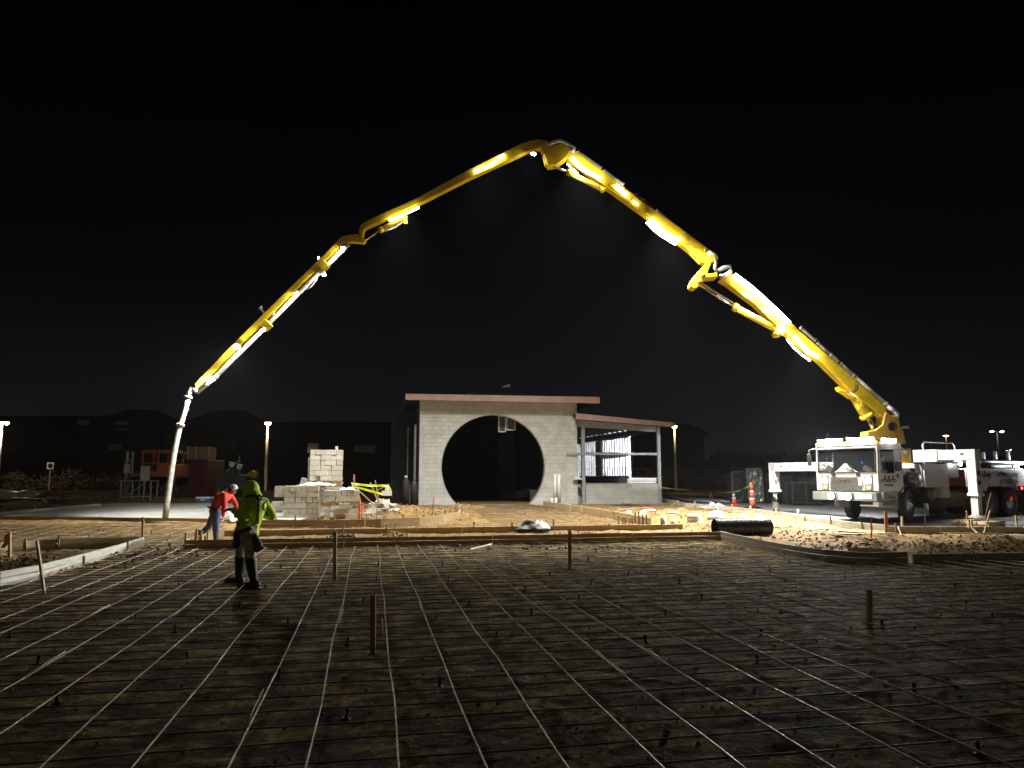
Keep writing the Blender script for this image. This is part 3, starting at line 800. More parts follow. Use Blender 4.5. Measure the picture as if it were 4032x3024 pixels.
# inside, seen through the opening
for px, w in ((1968, .08), (2006, .07), (2022, .09), (1985, .05)):
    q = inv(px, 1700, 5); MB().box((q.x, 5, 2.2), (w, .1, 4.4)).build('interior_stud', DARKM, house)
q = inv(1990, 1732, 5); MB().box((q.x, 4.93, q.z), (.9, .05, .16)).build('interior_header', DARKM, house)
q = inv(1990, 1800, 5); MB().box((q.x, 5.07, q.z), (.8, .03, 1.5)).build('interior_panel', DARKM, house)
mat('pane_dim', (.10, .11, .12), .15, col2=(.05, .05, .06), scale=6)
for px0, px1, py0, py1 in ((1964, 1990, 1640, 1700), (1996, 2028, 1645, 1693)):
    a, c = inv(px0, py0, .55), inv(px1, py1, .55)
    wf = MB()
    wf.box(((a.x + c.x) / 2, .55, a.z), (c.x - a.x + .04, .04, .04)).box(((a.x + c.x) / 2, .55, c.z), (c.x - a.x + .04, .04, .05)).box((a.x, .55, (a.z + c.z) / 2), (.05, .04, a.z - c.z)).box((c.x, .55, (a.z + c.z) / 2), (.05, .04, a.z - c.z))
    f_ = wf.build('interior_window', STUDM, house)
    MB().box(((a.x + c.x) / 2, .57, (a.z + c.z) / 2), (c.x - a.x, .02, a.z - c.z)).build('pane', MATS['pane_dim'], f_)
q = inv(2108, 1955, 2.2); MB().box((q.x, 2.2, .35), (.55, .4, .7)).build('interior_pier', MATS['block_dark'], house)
# recess and steel posts at the left side
for px, w, y_ in ((1634, .1, .6), (1605, .06, 2.5)):
    q = inv(px, 1800, y_); MB().box((q.x, y_, 1.95), (w, w, 3.9)).build('steel_post', GREYST, house, bevel=.006)
q = inv(1590, 1700, 3.5); MB().box((q.x, 3.5, 2.3), (1.3, .2, 5.0)).build('porch_wall', DARKM, house)
q = inv(1622, 1950, .2)
MB().box((q.x - .1, .3, .5), (.35, .3, 1.0)).build('meter_box', mat('meter_dark', (.05, .055, .055), .6), house, bevel=.02)

# covered room on the right
r0, r1 = inv(2268, 1640, -.55), inv(2655, 1678, -.55)
zz = [inv(2268, 1627, -.55).z, inv(2268, 1650, -.55).z, inv(2655, 1664, -.55).z, inv(2655, 1682, -.55).z]
MB().prism([(r0.x, -.55, zz[1]), (r1.x, -.55, zz[3]), (r1.x, -.55, zz[2]), (r0.x, -.55, zz[0])], (0, .1, 0)).build('side_roof_fascia', FASC, house, bevel=.01)
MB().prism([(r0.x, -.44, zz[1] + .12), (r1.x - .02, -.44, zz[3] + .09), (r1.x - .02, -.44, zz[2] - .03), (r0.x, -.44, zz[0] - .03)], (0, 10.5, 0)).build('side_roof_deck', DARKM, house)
p0, p1 = inv(2296, 1800, .05), inv(2594, 1800, .05)
ztp = [inv(2296, 1652, .05).z, inv(2594, 1678, .05).z]
for p, zt in zip((p0, p1), ztp):
    MB().box((p.x, .05, zt / 2), (.17, .14, zt)).build('steel_post', GREYST, house, bevel=.008)
MB().prism([(p0.x - .25, .06, ztp[0] - .36), (p1.x, .06, ztp[1] - .30), (p1.x, .06, ztp[1] - .02), (p0.x - .25, .06, ztp[0] - .02)], (0, .14, 0)).build('roof_beam', GREYST, house, bevel=.006)
qm = inv(2440, 1787, .05)
MB().box(((p0.x + p1.x) / 2, .05, qm.z), (p1.x - p0.x - .18, .1, .13)).build('mid_rail', GREYST, house, bevel=.005)
MB().box((WL - .05 + .0, -.06, qm.z - .02), (1.0, .06, .12)).build('mid_rail', GREYST, house, bevel=.005)
bt = inv(2440, 1906, 0).z; bxr = inv(2602, 1950, 0).x; bxl = inv(2308, 1950, 0).x
MB().box(((bxl + bxr) / 2, .12, bt / 2), (bxr - bxl, .22, bt)).build('low_block_wall', BLOCKB, house)
MB().box(((bxl + bxr) / 2, .12, bt + .022), (bxr - bxl + .04, .26, .04)).build('wall_cap', CONC, house)
MB().box(((WL + bxl) / 2 + .03, .55, bt / 2), (bxl - WL - .06, .2, bt)).build('low_block_wall', BLOCKB, house)
MB().box(((WL + bxr) / 2 + .2, -.12, -.02), (bxr - WL + .3, .24, .16)).build('footing', CONC, house)
MB().box((bxr - .1, 5.3, bt / 2), (.2, 10, bt)).build('low_block_wall', BLOCKB, house)
# metal stud wall running back from the front, lit by an added lamp on the truck
s0 = inv(2478, 1800, 1.1); x_s = s0.x
xe_ = inv(2276, 1800, 9.9).x
def xs(y): return x_s + (xe_ - x_s) * (y - 1.1) / 8.8
def runbox(name, z0, z1, w, m):
    MB().prism([(xs(1.0) - w / 2, 1.0, z0), (xs(1.0) + w / 2, 1.0, z0), (xs(10.3) + w / 2, 10.3, z0), (xs(10.3) - w / 2, 10.3, z0)], (0, 0, z1 - z0)).build(name, m, house)
runbox('stud_wall_base', 0, 1.34, .2, BLOCKB); runbox('stud_track', 3.39, 3.46, .1, STUDM); runbox('stud_track', 1.345, 1.40, .1, STUDM)
for k in range(23):
    y = 1.1 + k * .40
    if k in (12, 13): continue
    w = .085 if k not in (11, 14, 0) else .13
    MB().box((xs(y), y, 2.4), (w, .012, 1.98)).box((xs(y) + w / 2 - .004, y + .022, 2.4), (.008, .03, 1.98)).box((xs(y) - w / 2 + .004, y + .022, 2.4), (.008, .03, 1.98)).build('wall_stud', STUDM, house)
for z in (1.95, 2.75):
    MB().prism([(xs(1.0) + .05, 1.0, z), (xs(1.0) + .06, 1.0, z), (xs(10.3) + .06, 10.3, z), (xs(10.3) + .05, 10.3, z)], (0, 0, .035)).build('stud_brace', STUDM, house)
for k in range(12):
    y = 1.0 + k * .78
    jo = MB().box(((p0.x + p1.x) / 2, y, ztp[1] - .03), (p1.x - p0.x - .1, .05, .16)).build('roof_joist', DARKM, house)
    MB().box((xs(y) + .05, y - .03, ztp[1] - .14), (.16, .05, .05)).build('joist_hanger', STUDM, jo)
for k, (dz, dx) in enumerate([(0, 0), (.07, .06), (.14, .02), (.2, .1)]):
    MB().box((p1.x - .95 + dx, .12, bt + .08 + dz), (1.5, .14, .05)).build('stacked_board', REFL, house)
# bright plastic at the left of the low wall
q = inv(2275, 1890, -.1)
o_ = crumple('crumpled_sheet', 'white plastic scrap caught where the low block wall meets the tall wall', 'plastic sheet', 0, 0, 0, .22, .15, .3, SHEET, 11, 12)
o_.location = house.matrix_basis @ q; w_q = Matrix.Translation((c0.x, c0.y, .36)) @ Matrix.Rotation(BA, 4, 'Z') @ q; o_.location = w_q

# white pipes standing at the wall
def standpipe(px, pyt, pyb, r, label, grp, off=None, m=PVC, cap=False, name='pvc_pipe'):
    q = gnd(px, pyb)
    if off is not None: q = at(px, pyb, off); q.z = base(q.y)
    h = at(px, pyt, q.y).z - q.z
    b = MB()
    if cap: b.lathe([(r, -.05), (r, h), (r * .78, h), (r * .78, h - .1), (.001, h - .1)], q, 14)
    else: b.lathe([(r, -.05), (r, h), (r * .8, h), (r * .8, h - .15), (.001, h - .15)], q, 14)
    return tag(b.build(name, m, None, True), label, 'pipe', grp)
standpipe(2186, 1866, 1984, .085, 'left of the two tall white pipes standing against the block wall', 'tall white pipes by the wall', 34.6)
standpipe(2201, 1866, 1984, .085, 'right of the two tall white pipes standing against the block wall', 'tall white pipes by the wall', 34.5)
standpipe(2173, 1962, 1984, .08, 'short white pipe left of the two tall ones by the wall', 'tall white pipes by the wall', 34.2)
standpipe(2189, 1960, 1985, .08, 'short white pipe in front of the tall ones by the wall', 'tall white pipes by the wall', 33.9)
for px, yt, yb, r, lab in [(2478, 2010, 2050, .085, 'white conduit stub behind the stake cluster'), (2533, 2012, 2052, .1, 'white conduit stub with a dark mouth right of the stake cluster'), (2520, 2024, 2050, .1, 'short conduit stub beside the one with the dark mouth'),
                           (2612, 2030, 2078, .09, 'conduit stub just right of the second form stake'), (2650, 2042, 2072, .09, 'short conduit stub near the end of the second form'),
                           (2925, 2024, 2070, .095, 'left of the two white stubs behind the corrugated pipe'), (2991, 2025, 2072, .095, 'right of the two white stubs behind the corrugated pipe'), (3143, 2005, 2025, .05, 'pale yellow peg on the kerb form by the far outrigger')]:
    standpipe(px, yt, yb, r, lab, 'white conduit stubs in the sand', cap=True)
# corrugated pieces
def corrugated(path_len, r, n, m, pitch=None, hollow=True):
    prof = []; k = int(path_len / pitch)
    for i in range(k):
        z = i * pitch; prof += [(r * .93, z), (r, z + pitch * .2), (r, z + pitch * .6), (r * .93, z + pitch * .8)]
    if hollow: prof += [(r * .86, k * pitch), (r * .86, .02)]
    b = MB(); b.lathe(prof, (0, 0, 0), n); b.f = [f for f in b.f if len(f) == 4] if hollow else b.f
    return b
pL, pR = gnd(2822, 2112), gnd(3052, 2108)
Ld = (pR - pL).length; rp = .26
cp = corrugated(Ld, rp, 28, BLACKP, .085).build('corrugated_pipe', mat('black_pipe', (.02, .02, .021), .38, spec=.6), None, True)
cp.data.materials[0] = MATS['black_pipe']
cp.location = (pL.x, pL.y + .2, pL.z + rp - .03); cp.rotation_euler = (pR - pL).to_track_quat('Z', 'Y').to_euler()
tag(cp, 'short black corrugated pipe lying on the sand behind the corner of the forms', 'pipe')
for px, yt, yb, wpx, lab in [(2743, 2021, 2060, 60, 'tallest white corrugated ring stack on the sand, left of the black pipe'), (2656, 2010, 2030, 50, 'low white corrugated ring left of the tall ring stack'),
                             (2562, 2001, 2021, 52, 'low grey corrugated ring in front of the low block wall'), (2342, 2000, 2010, 50, 'flat grey ring near the foot of the entrance form'), (2480, 2025, 2037, 44, 'flat white ring behind the stake cluster')]:
    q = gnd(px, yb); h = max(.06, at(px, yt, q.y).z - q.z - .05); r = wpx / 2 / F * q.y
    k = max(2, round(h / .1)); o = corrugated(h + .001, r, 24, PVC, h / k * .999).build('corrugated_ring', PVC, None, True)
    o.location = (q.x, q.y + r, q.z); o.rotation_euler = (random.uniform(-.05, .05), random.uniform(-.05, .05), 0); tag(o, lab, 'pipe ring', 'cut corrugated rings on the sand')
q = gnd(2822, 2050)
tag(MB().lathe([(.05, 0), (.30, .03), (.33, .14), (.24, .28), (.07, .36), (.05, .44), (.09, .46), (.001, .47)], (q.x, q.y, q.z), 14).build('white_sack', SHEET, None, True), 'small tied white sack sitting on the sand', 'sack')

# traffic cones, delineator and tape
def cone(px, pyb, pyt, label):
    q = gnd(px, pyb); h = at(px, pyt, q.y).z - q.z
    root = tag(empty('traffic_cone', q), label, 'traffic cone', 'orange cones on the road')
    rr = lambda z: .035 + (.14 - .035) * (1 - z / h)
    MB().box((0, 0, .02), (.38, .38, .04)).build('base', ORANGE, root, bevel=.01)
    MB().lathe([(rr(0.04), .04), (rr(h * .4), h * .4)], (0, 0, 0), 16).build('body', ORANGE, root, True)
    MB().lathe([(rr(h * .4) + .002, h * .4), (rr(h * .6) + .002, h * .6)], (0, 0, 0), 16).build('reflective_band', REFL, root, True)
    MB().lathe([(rr(h * .6), h * .6), (rr(h * .68), h * .68)], (0, 0, 0), 16).build('body', ORANGE, root, True)
    MB().lathe([(rr(h * .68) + .002, h * .68), (rr(h * .85) + .002, h * .85)], (0, 0, 0), 16).build('reflective_band', REFL, root, True)
    MB().lathe([(rr(h * .85), h * .85), (.03, h)], (0, 0, 0), 16).build('body', ORANGE, root, True)
    return q + Vector((0, 0, h))
cA = cone(2800, 1972, 1929, 'orange cone nearer to the building, partly behind the grey pipes')
cB = cone(2891, 1989, 1936, 'orange cone between the grey pipes and the tall channelizer')
q = gnd(2963, 2001); hD = at(2960, 1899, q.y).z - q.z
root = tag(empty('channelizer_post', q), 'tall orange and white channelizer post on a flat black base', 'traffic post')
MB().lathe([(.38, 0), (.38, .03), (.30, .06), (.001, .07)], (0, 0, 0), 20).build('base', BLACKP, root, True)
zc = [0.05, .30, .36, .50, .56, .70, .76, 1.0]
for i, (f0, f1, m_) in enumerate([(.05, .3, ORANGE), (.3, .40, REFL), (.40, .58, ORANGE), (.58, .68, REFL), (.68, .90, ORANGE)]):
    ra, rb = .135 - .07 * f0, .135 - .07 * f1
    MB().lathe([(ra, hD * f0), (rb, hD * f1)], (0, 0, 0), 18).build('reflective_band' if m_ is REFL else 'body', m_, root, True)
MB().lathe([(.072, hD * .9), (.05, hD * .93), (.02, hD * .94), (.02, hD * .97), (.001, hD * .98)], (0, 0, 0), 14).build('cap', ORANGE, root, True)
MB().tube([(0, 0, hD * .95), (.02, 0, hD * 1.0), (.07, 0, hD * .97), (.06, 0, hD * .9)], .012, 6).build('handle', ORANGE, root, True)
dTop = q + Vector((0, 0, hD * .93))
def ribbon(pts, w, label, m=TAPE, name='caution_tape', th=.004, sag=.0, twist=0, n=14, cat='tape'):
    P = []
    for a, b in zip(pts, pts[1:]):
        a, b = Vector(a), Vector(b)
        for i in range(n):
            t = i / n; v = a.lerp(b, t); v.z -= sag * 4 * t * (1 - t); P.append(v)
    P.append(Vector(pts[-1])); b = MB(); vs = []
    for i, p in enumerate(P):
        a = twist * math.sin(i * .5); up = Vector((0, math.sin(a), math.cos(a))) * w / 2
        vs += [p + up, p - up]
    k = len(P); vs += [v + Vector((0, th, 0)) for v in vs]
    fs = []
    for i in range(k - 1):
        fs += [(2 * i, 2 * i + 1, 2 * i + 3, 2 * i + 2), (2 * k + 2 * i, 2 * k + 2 * i + 2, 2 * k + 2 * i + 3, 2 * k + 2 * i + 1), (2 * i, 2 * i + 2, 2 * k + 2 * i + 2, 2 * k + 2 * i), (2 * i + 1, 2 * k + 2 * i + 1, 2 * k + 2 * i + 3, 2 * i + 3)]
    return tag(b.add(vs, fs).build(name, m, None), label, cat)
cor = at(2606, 1920, 36.4)
TAPED = mat('tape_dim', (.30, .34, .10), .6)
ribbon([cor, cA - Vector((0, 0, .02)), cB - Vector((0, 0, .02)), dTop], .075, 'slack caution tape strung from the low block wall over both cones to the channelizer', TAPED, sag=.05, twist=1.2)
# bundle of grey conduit by the road
GR = mat('conduit_grey', (.36, .38, .40), .4, col2=(.24, .25, .27), scale=6)
for k, (a, b_2, lab) in enumerate([((2612, 1955), (2860, 1968), 'back pipe of the grey conduit bundle beside the road'), ((2614, 1962), (2850, 1976), 'second pipe of the grey conduit bundle beside the road'), ((2616, 1968), (2800, 1984), 'third pipe of the grey conduit bundle beside the road'), ((2700, 1972), (2872, 1984), 'front pipe of the grey conduit bundle, reaching farthest towards the cones')]):
    A_, B_ = gnd(*a), gnd(*b_2); A_.z += .18; B_.z += .1
    tag(MB().tube([A_, A_.lerp(B_, .5) + Vector((0, 0, -.05)), B_], .06, 10).build('conduit_pipe', GR if k else DARKM, None, True), lab, 'pipe', 'grey conduit bundle')
crumple('plastic_sheet', 'pale plastic wrap bunched around the near end of the grey conduit bundle', 'plastic sheet', at(2815, 1980, 32.8).x, 32.8, base(32.8) + .05, .6, .4, .2, SHEET, 14, 16)

# ------------------------------------------------------------------ concrete blocks
bm_ = MB()
bm_.box((0, .0775, 0), (.39, .035, .19)).box((0, -.0775, 0), (.39, .035, .19))
for x in (-.1775, 0, .1775): bm_.box((x, 0, 0), (.035, .12, .19))
blk_me = bm_.mesh('concrete_block'); blk_me.materials.append(CMU)
solid = MB().box((0, 0, 0), (.39, .19, .19)).mesh('concrete_block'); solid.materials.append(CMU)
blk_me2 = blk_me.copy(); blk_me2.materials.clear(); blk_me2.materials.append(CMU2)
solid2 = solid.copy(); solid2.materials.clear(); solid2.materials.append(CMU2)
def blk(loc, rot, label, me=solid, grp='loose and stacked concrete blocks'):
    o = bpy.data.objects.new('concrete_block', me); C.objects.link(o); o.location = loc; o.rotation_euler = rot
    return tag(o, label, 'concrete block', grp)
ORD = ['bottom', 'second', 'third', 'fourth', 'fifth', 'top', 'top', 'top']
def where(i, j, nx, ny):
    c = ['first', 'second', 'third', 'fourth', 'fifth', 'sixth'][i] + ' from the left'
    if i == 0 and nx > 1 and j: return 'left side, %s row back' % ['', 'first', 'second', 'third', 'fourth', 'fifth'][j]
    if i == nx - 1 and j: return 'right side, %s row back' % ['', 'first', 'second', 'third', 'fourth', 'fifth'][j]
    return c + (' in front' if j == 0 else ', %s row back' % ['', 'first', 'second', 'third', 'fourth', 'fifth'][j])
def stack(o, rz, nx, ny, nz, label, me=solid, skip=(), holes_top=False, jit=.012, cross=True):
    Mr = Matrix.Rotation(rz, 3, 'Z')
    for k in range(nz):
        nxx, nyy, dx, dy, tw = (nx, ny, .4, .2, 0)
        if cross and k % 2: nxx, nyy, dx, dy, tw = (nx * 2, max(1, ny // 2), .2, .4, math.pi / 2)
        for i in range(nxx):
            for j in range(nyy):
                if 0 < i < nxx - 1 and 0 < j < nyy - 1 and k < nz - 1: continue
                if j == nyy - 1 and 0 < i < nxx - 1 and k < nz - 1: continue
                if (i, j, k) in skip: continue
                v = Mr @ Vector(((i + .5) * dx, (j + .5) * dy, 0)) + Vector(o) + Vector((random.uniform(-jit, jit), random.uniform(-jit, jit), .1 + k * .2))
                blk(v, (0, 0, rz + tw + random.uniform(-.012, .012)), 'grey block, %s course of the %s, %s' % (ORD[min(k, 7)] if nz > 2 else ('lower', 'upper')[k], label, where(i, j, nxx, nyy)), me if random.random() > .25 else (solid2 if me is solid else me))
def pallet(o, rz, label, sx=1.15, sy=.95):
    root = tag(empty('wood_pallet', o, rz), label, 'pallet', 'wooden pallets under the blocks')
    for k in range(5): MB().box(((sx / 5) * (k + .5), sy / 2, .118), (.12, sy, .02)).build('deck_board', WOODL, root)
    for y in (.05, sy / 2, sy - .05): MB().box((sx / 2, y, .063), (sx, .05, .088)).build('stringer', WOOD, root)
    for y in (.05, sy / 2, sy - .05): MB().box((sx / 2, y, .0085), (sx, .09, .016)).build('deck_board', WOODL, root)
    return root
RS = R(10)
g = gnd(1117, 2041); YL_ = 26.9
oL = Vector((at(1117, 2000, YL_).x, YL_, base(YL_)))
oT = Vector((at(1218, 1905, 28.7).x, 28.7, base(28.7)))
stack(oL, RS, 3, 5, 6, 'low left cube', solid)
blk(oL + Vector((-.18, .15, 1.1)), (0, 0, RS), 'pale block jutting out at the top left corner of the low left cube', solid2)
blk(oL + Vector((-.18, .15, .9)), (0, 0, RS), 'pale block just under the jutting corner block of the low left cube', solid2)
for k, (px, py) in enumerate([(1100, 2000), (1092, 1985), (1088, 2008)]):
    q = at(px, py, 27.6); blk(q, (0, 0, RS + .3 * k), ['lowest', 'uppermost', 'leftmost'][k] + ' of the three odd blocks left of the low left cube', CMU and solid2)
crumple('canvas_sheet', 'thin crumpled wrap lying on top of the low left cube', 'sheet', oL.x + .95, oL.y + .95, oL.z + 1.2, .7, .35, .13, mat('wrap_tan', (.60, .56, .44), .7), 21, 18)
# tall stack: base cube, pallet, upper cube
stack(oT, RS, 3, 5, 6, 'tall stack base', solid)
pallet(oT + Vector((-.02, -.03, 1.205)), RS, 'pallet under the upper cube of the tall stack', 1.25, 1.05)
oU = oT + Vector((0, 0, 1.34))
stack(oU, RS, 3, 5, 6, 'upper cube', solid)
for k in range(2):
    blk(oU + Vector((.25 + .4 * k, -.14, .1)), (0, 0, RS), ['left', 'right'][k] + ' block of the pair leaning out at the foot of the upper cube', solid2)
blk(oU + Vector((.52, -.14, .3)), (0, 0, RS), 'single block set on the pair at the foot of the upper cube', solid2)
blk(oU + Vector((.95, .25, 1.24)), (0, R(90), RS + .3), 'small block end standing on top of the tall stack', solid2).scale = (.5, .5, .5)
# right front: loose piers, pallet, wrapped cube
YP = 26.6
oP = Vector((at(1272, 2000, YP).x, YP, base(YP)))
for i, (dx, k, rot) in enumerate([(0.0, 0, 1.57), (.0, 1, 1.57), (.42, 0, 0), (.42, 1, 0), (.85, 0, 0), (.85, 1, .1), (.6, 2, .05)]):
    blk(oP + Vector((dx + .12, .1 + .05 * (i % 3), .1 + .2 * k)), (0, 0, RS + rot), 'block %s in the loose piers under the tilted pallet' % ['at the far left bottom', 'at the far left top', 'at the middle bottom', 'in the middle', 'at the right bottom', 'at the right top', 'topmost'][i], [solid, solid2, blk_me][i % 3])
pallet(oP + Vector((-.1, -.02, .5 + .02)), RS, 'pallet carried by loose blocks at the right front of the stacks', 1.25, .95)
oW = oP + Vector((0.02, .05, .66))
stack(oW, RS, 3, 4, 2, 'wrapped pallet load', solid2, cross=True)
crumple('plastic_sheet', 'torn clear wrap on top of the load on the tilted pallet', 'plastic sheet', oW.x + .75, oW.y + .35, oW.z + .4, .30, .2, .12, SHEET, 31, 14)
lying((1210, 2005), (1250, 1990), 'bent white pipe end sticking out in front of the left cube', PVC, .08, .06, .5)
# pile right of the tape
PILE = [(1432, 2006, 0, 1), (1447, 2006, .2, 1), (1503, 2012, 0, 1), (1503, 1992, .05, 1)]
for k, (px, py, r_, h) in enumerate(PILE):
    Y = 26.8 if k > 1 else 27.4
    q = at(px, py, Y); q.z = base(Y) + .12 + (.2 if k == 3 else 0)
    o = blk(q, (R(90), 0, RS + r_), ['left block of the pair showing their cores right of the red stakes', 'right block of the pair showing their cores right of the red stakes', 'lower block of the pair standing on end before the rubble heap', 'upper block of the pair standing on end before the rubble heap'][k], blk_me2)
random.seed(5)
WHR = ['first', 'second', 'third', 'fourth', 'fifth', 'sixth', 'seventh', 'eighth', 'ninth', 'tenth', 'eleventh', 'twelfth']
for k in range(22):
    lay = 0 if k < 12 else (1 if k < 19 else 2)
    u = (k / 11) if lay == 0 else ((k - 12) / 6 * .6 + .15 if lay == 1 else .3 + (k - 19) * .1)
    q = at(1455 + 118 * u, 1960, 29.3 + random.uniform(-.4, .4)); q.z = base(q.y) + .1 + lay * .19 + random.uniform(0, .05)
    blk(q, (random.uniform(-.35, .35), random.uniform(-.35, .35), random.uniform(0, 3)), 'broken block in the rubble heap, %s layer, %s from the left' % (['bottom', 'middle', 'top'][lay], WHR[k - (0, 12, 19)[lay]]), random.choice([solid2, blk_me2, solid]))
q = at(1524, 1925, 29.2); blk(q, (0, R(90), .4), 'topmost upright block on the rubble heap left of the building', solid2).scale = (.8, .8, .8)
q = at(1523, 1942, 29.2); blk(q, (0, 0, .2), 'block right under the topmost one on the rubble heap', solid2)
# tape frame of sticks beside the stacks
def stick(p0, p1, Y, label, m=STAKE, r=.02, name='wood_stick', dy=0, cat='stick'):
    a, b = at(*p0, Y), at(*p1, Y + dy)
    return tag(MB().bar(a, b, r * 2, r * 1.6).build(name, m, None), label, cat)
stick((1395, 2044), (1394, 1868), 27.2, 'tallest red and white stick right of the block stacks', mat('stick_red', (.62, .20, .12), .6, col2=(.75, .6, .5), scale=2, stretch=(1, 1, 2)), .03)
stick((1416, 2044), (1415, 1960), 27.2, 'short orange stick beside the tallest red one', mat('stick_orange', (.85, .42, .12), .6, col2=(.75, .16, .08), scale=2), .045)
stick((1424, 2015), (1426, 1990), 27.3, 'pink stub right of the short orange stick', PINK, .05)
stick((1458, 1900), (1492, 1985), 28.5, 'left one of the two slanted poles on the rubble heap', STAKE, .03)
stick((1477, 1891), (1494, 1985), 28.7, 'right one of the two slanted poles on the rubble heap', STAKE, .022)
stick((1402, 1922), (1482, 1996), 27.8, 'long stick leaning from the tape down to the hollow blocks', STAKE, .022)
stick((1404, 1975), (1455, 1992), 27.9, 'dark stick low behind the red sticks', WOOD, .02)
stick((1383, 1902), (1388, 1990), 27.6, 'thin black post holding the left end of the yellow tape', BLACKP, .015)
stick((1482, 1932), (1530, 1910), 28.6, 'brown brace under the right end of the yellow tape', WOOD, .02)
for (pts, lab) in [([(1382, 1904), (1450, 1912), (1524, 1913)], 'upper yellow caution tape right of the block stacks'), ([(1382, 1912), (1440, 1928), (1505, 1946)], 'lower yellow caution tape slanting down right of the block stacks'), ([(1526, 1908), (1534, 1920), (1540, 1930)], 'loose end of yellow caution tape drooping above the rubble heap')]:
    ribbon([at(px, py, 27.7 + i * .4) for i, (px, py) in enumerate(pts)], .085, lab, TAPE, twist=.25)
# ------------------------------------------------------------------ concrete pump truck
TA = R(28.9)
TO = Vector((12.04, 24.5, .232))
truck = tag(empty('pump_truck', TO, TA), 'white concrete pump truck with lights on and a yellow boom arched over the site', 'pump truck')
TM = Matrix.Translation(TO) @ Matrix.Rotation(TA, 4, 'Z'); TI = TM.inverted()
def tb(): return MB()
def part(name, b, m, parent=truck, smooth=False, bevel=0): return b.build(name, m, parent, smooth, bevel)
W_ = 2.42
# cab shell with a real opening for windscreen and side window: built from panels
cab = tb()
zb, zw0, zw1, zr = 1.02, 1.66, 2.44, 2.58
L_ = 1.32
def panel(pts, off): cab.prism(pts, off)
def quad_holes(fr, outer, hole, off):
    """a rectangular panel with a rectangular hole; fr maps (s,z) to 3-D"""
    (s0, z0, s1, z1), (h0, k0, h1, k1) = outer, hole
    for r in ((s0, z0, s1, k0), (s0, k1, s1, z1), (s0, k0, h0, k1), (h1, k0, s1, k1)):
        cab.prism([fr(r[0], r[1]), fr(r[2], r[1]), fr(r[2], r[3]), fr(r[0], r[3])], off)
quad_holes(lambda s, z: (0 if z < 1.7 else (z - 1.66) * .06, s, z), (0.0, zb, W_, zr - .04), (.10, zw0, W_ - .10, zw1), (.06, 0, 0))
quad_holes(lambda s, z: (s, 0, z), (.03, zb, L_, zr - .02), (.14, 1.62, .90, 2.40), (0, .05, 0))
quad_holes(lambda s, z: (s, W_, z), (.03, zb, L_, zr - .02), (.14, 1.62, .90, 2.40), (0, -.05, 0))
cab.prism([(L_ - .05, .02, zb), (L_ - .05, W_ - .02, zb), (L_ - .05, W_ - .02, zr - .05), (L_ - .05, .02, zr - .05)], (.05, 0, 0))
cab.prism([(.03, .0, zr - .03), (.03, W_, zr - .03), (L_, W_, zr - .03), (L_, 0, zr - .03), ], (0, 0, .07))
cab.box((.7, W_ / 2, zb - .02), (1.3, W_ - .06, .05))
o = part('cab', cab, TRW, bevel=.018)
# raised centre of the cowl between the wipers
part('cowl', tb().prism([(-.012, W_ / 2 - .55, 1.64), (-.012, W_ / 2 + .55, 1.64), (-.012, W_ / 2 + .34, 1.70), (-.012, W_ / 2 + .05, 1.94), (-.012, W_ / 2 - .05, 1.94), (-.012, W_ / 2 - .34, 1.70)], (.05, 0, 0)), TRW, bevel=.008)
part('windscreen', tb().prism([(.035, .10, zw0), (.035, W_ - .10, zw0), (.075, W_ - .10, zw1), (.075, .10, zw1)], (.012, 0, 0)), GLASS)
gas = tb()
for y0, z0, y1, z1 in ((.08, zw0 - .01, W_ - .08, zw0 - .01), (.08, zw1 + .01, W_ - .08, zw1 + .01), (.09, zw0, .09, zw1), (W_ - .09, zw0, W_ - .09, zw1)):
    gas.bar((-.012 + (z0 - 1.66) * .06, y0, z0), (-.012 + (z1 - 1.66) * .06, y1, z1), .03, .03, up=(1, 0, 0))
part('windscreen_seal', gas, TRG)
part('interior_trim', tb().box((.5, W_ / 2, 1.68), (.5, W_ - .3, .12)).box((1.2, W_ / 2, 1.8), (.08, W_ - .2, 1.3)), TRG)
part('steering_wheel', tb().lathe([(.2, 0), (.22, .015), (.2, .03), (.18, .015), (.2, 0)], (.55, .65, 1.85), 18, Matrix.Rotation(R(-35), 3, 'Y')), TRG)
for y in (.65, W_ - .65):
    part('cab_seat', tb().box((.95, y, 1.55), (.4, .45, .12)).box((1.1, y, 1.92), (.12, .42, .7)), mat('seat_cloth', (.10, .10, .11), .8), bevel=.03)
# things on the dash that catch light
random.seed(3)
part('dash_papers', tb().box((.2, .5, 1.74), (.12, .3, .14), Matrix.Rotation(.5, 3, 'X')).box((.2, 2.0, 1.76), (.1, .25, .2), Matrix.Rotation(.4, 3, 'X')).box((.2, 2.2, 1.72), (.12, .14, .1)).box((.22, 1.5, 1.73), (.1, .3, .12), Matrix.Rotation(-.6, 3, 'X')), REFL)
part('dash_display', tb().box((.2, .72, 1.98), (.02, .035, .07)), glow('display_blue', (.15, .12, 1.0), 4))
# wipers
for y in (.75, 1.72):
    w = tb().bar((-.03, y, 1.58), (-.02, y + .38, 1.95), .025, .02, up=(1, 0, 0)).bar((-.035, y + .05, 1.66), (-.025, y + .45, 1.80), .02, .02, up=(1, 0, 0)).box((-.02, y - .02, 1.57), (.05, .12, .1))
    part('wiper', w, TRG)
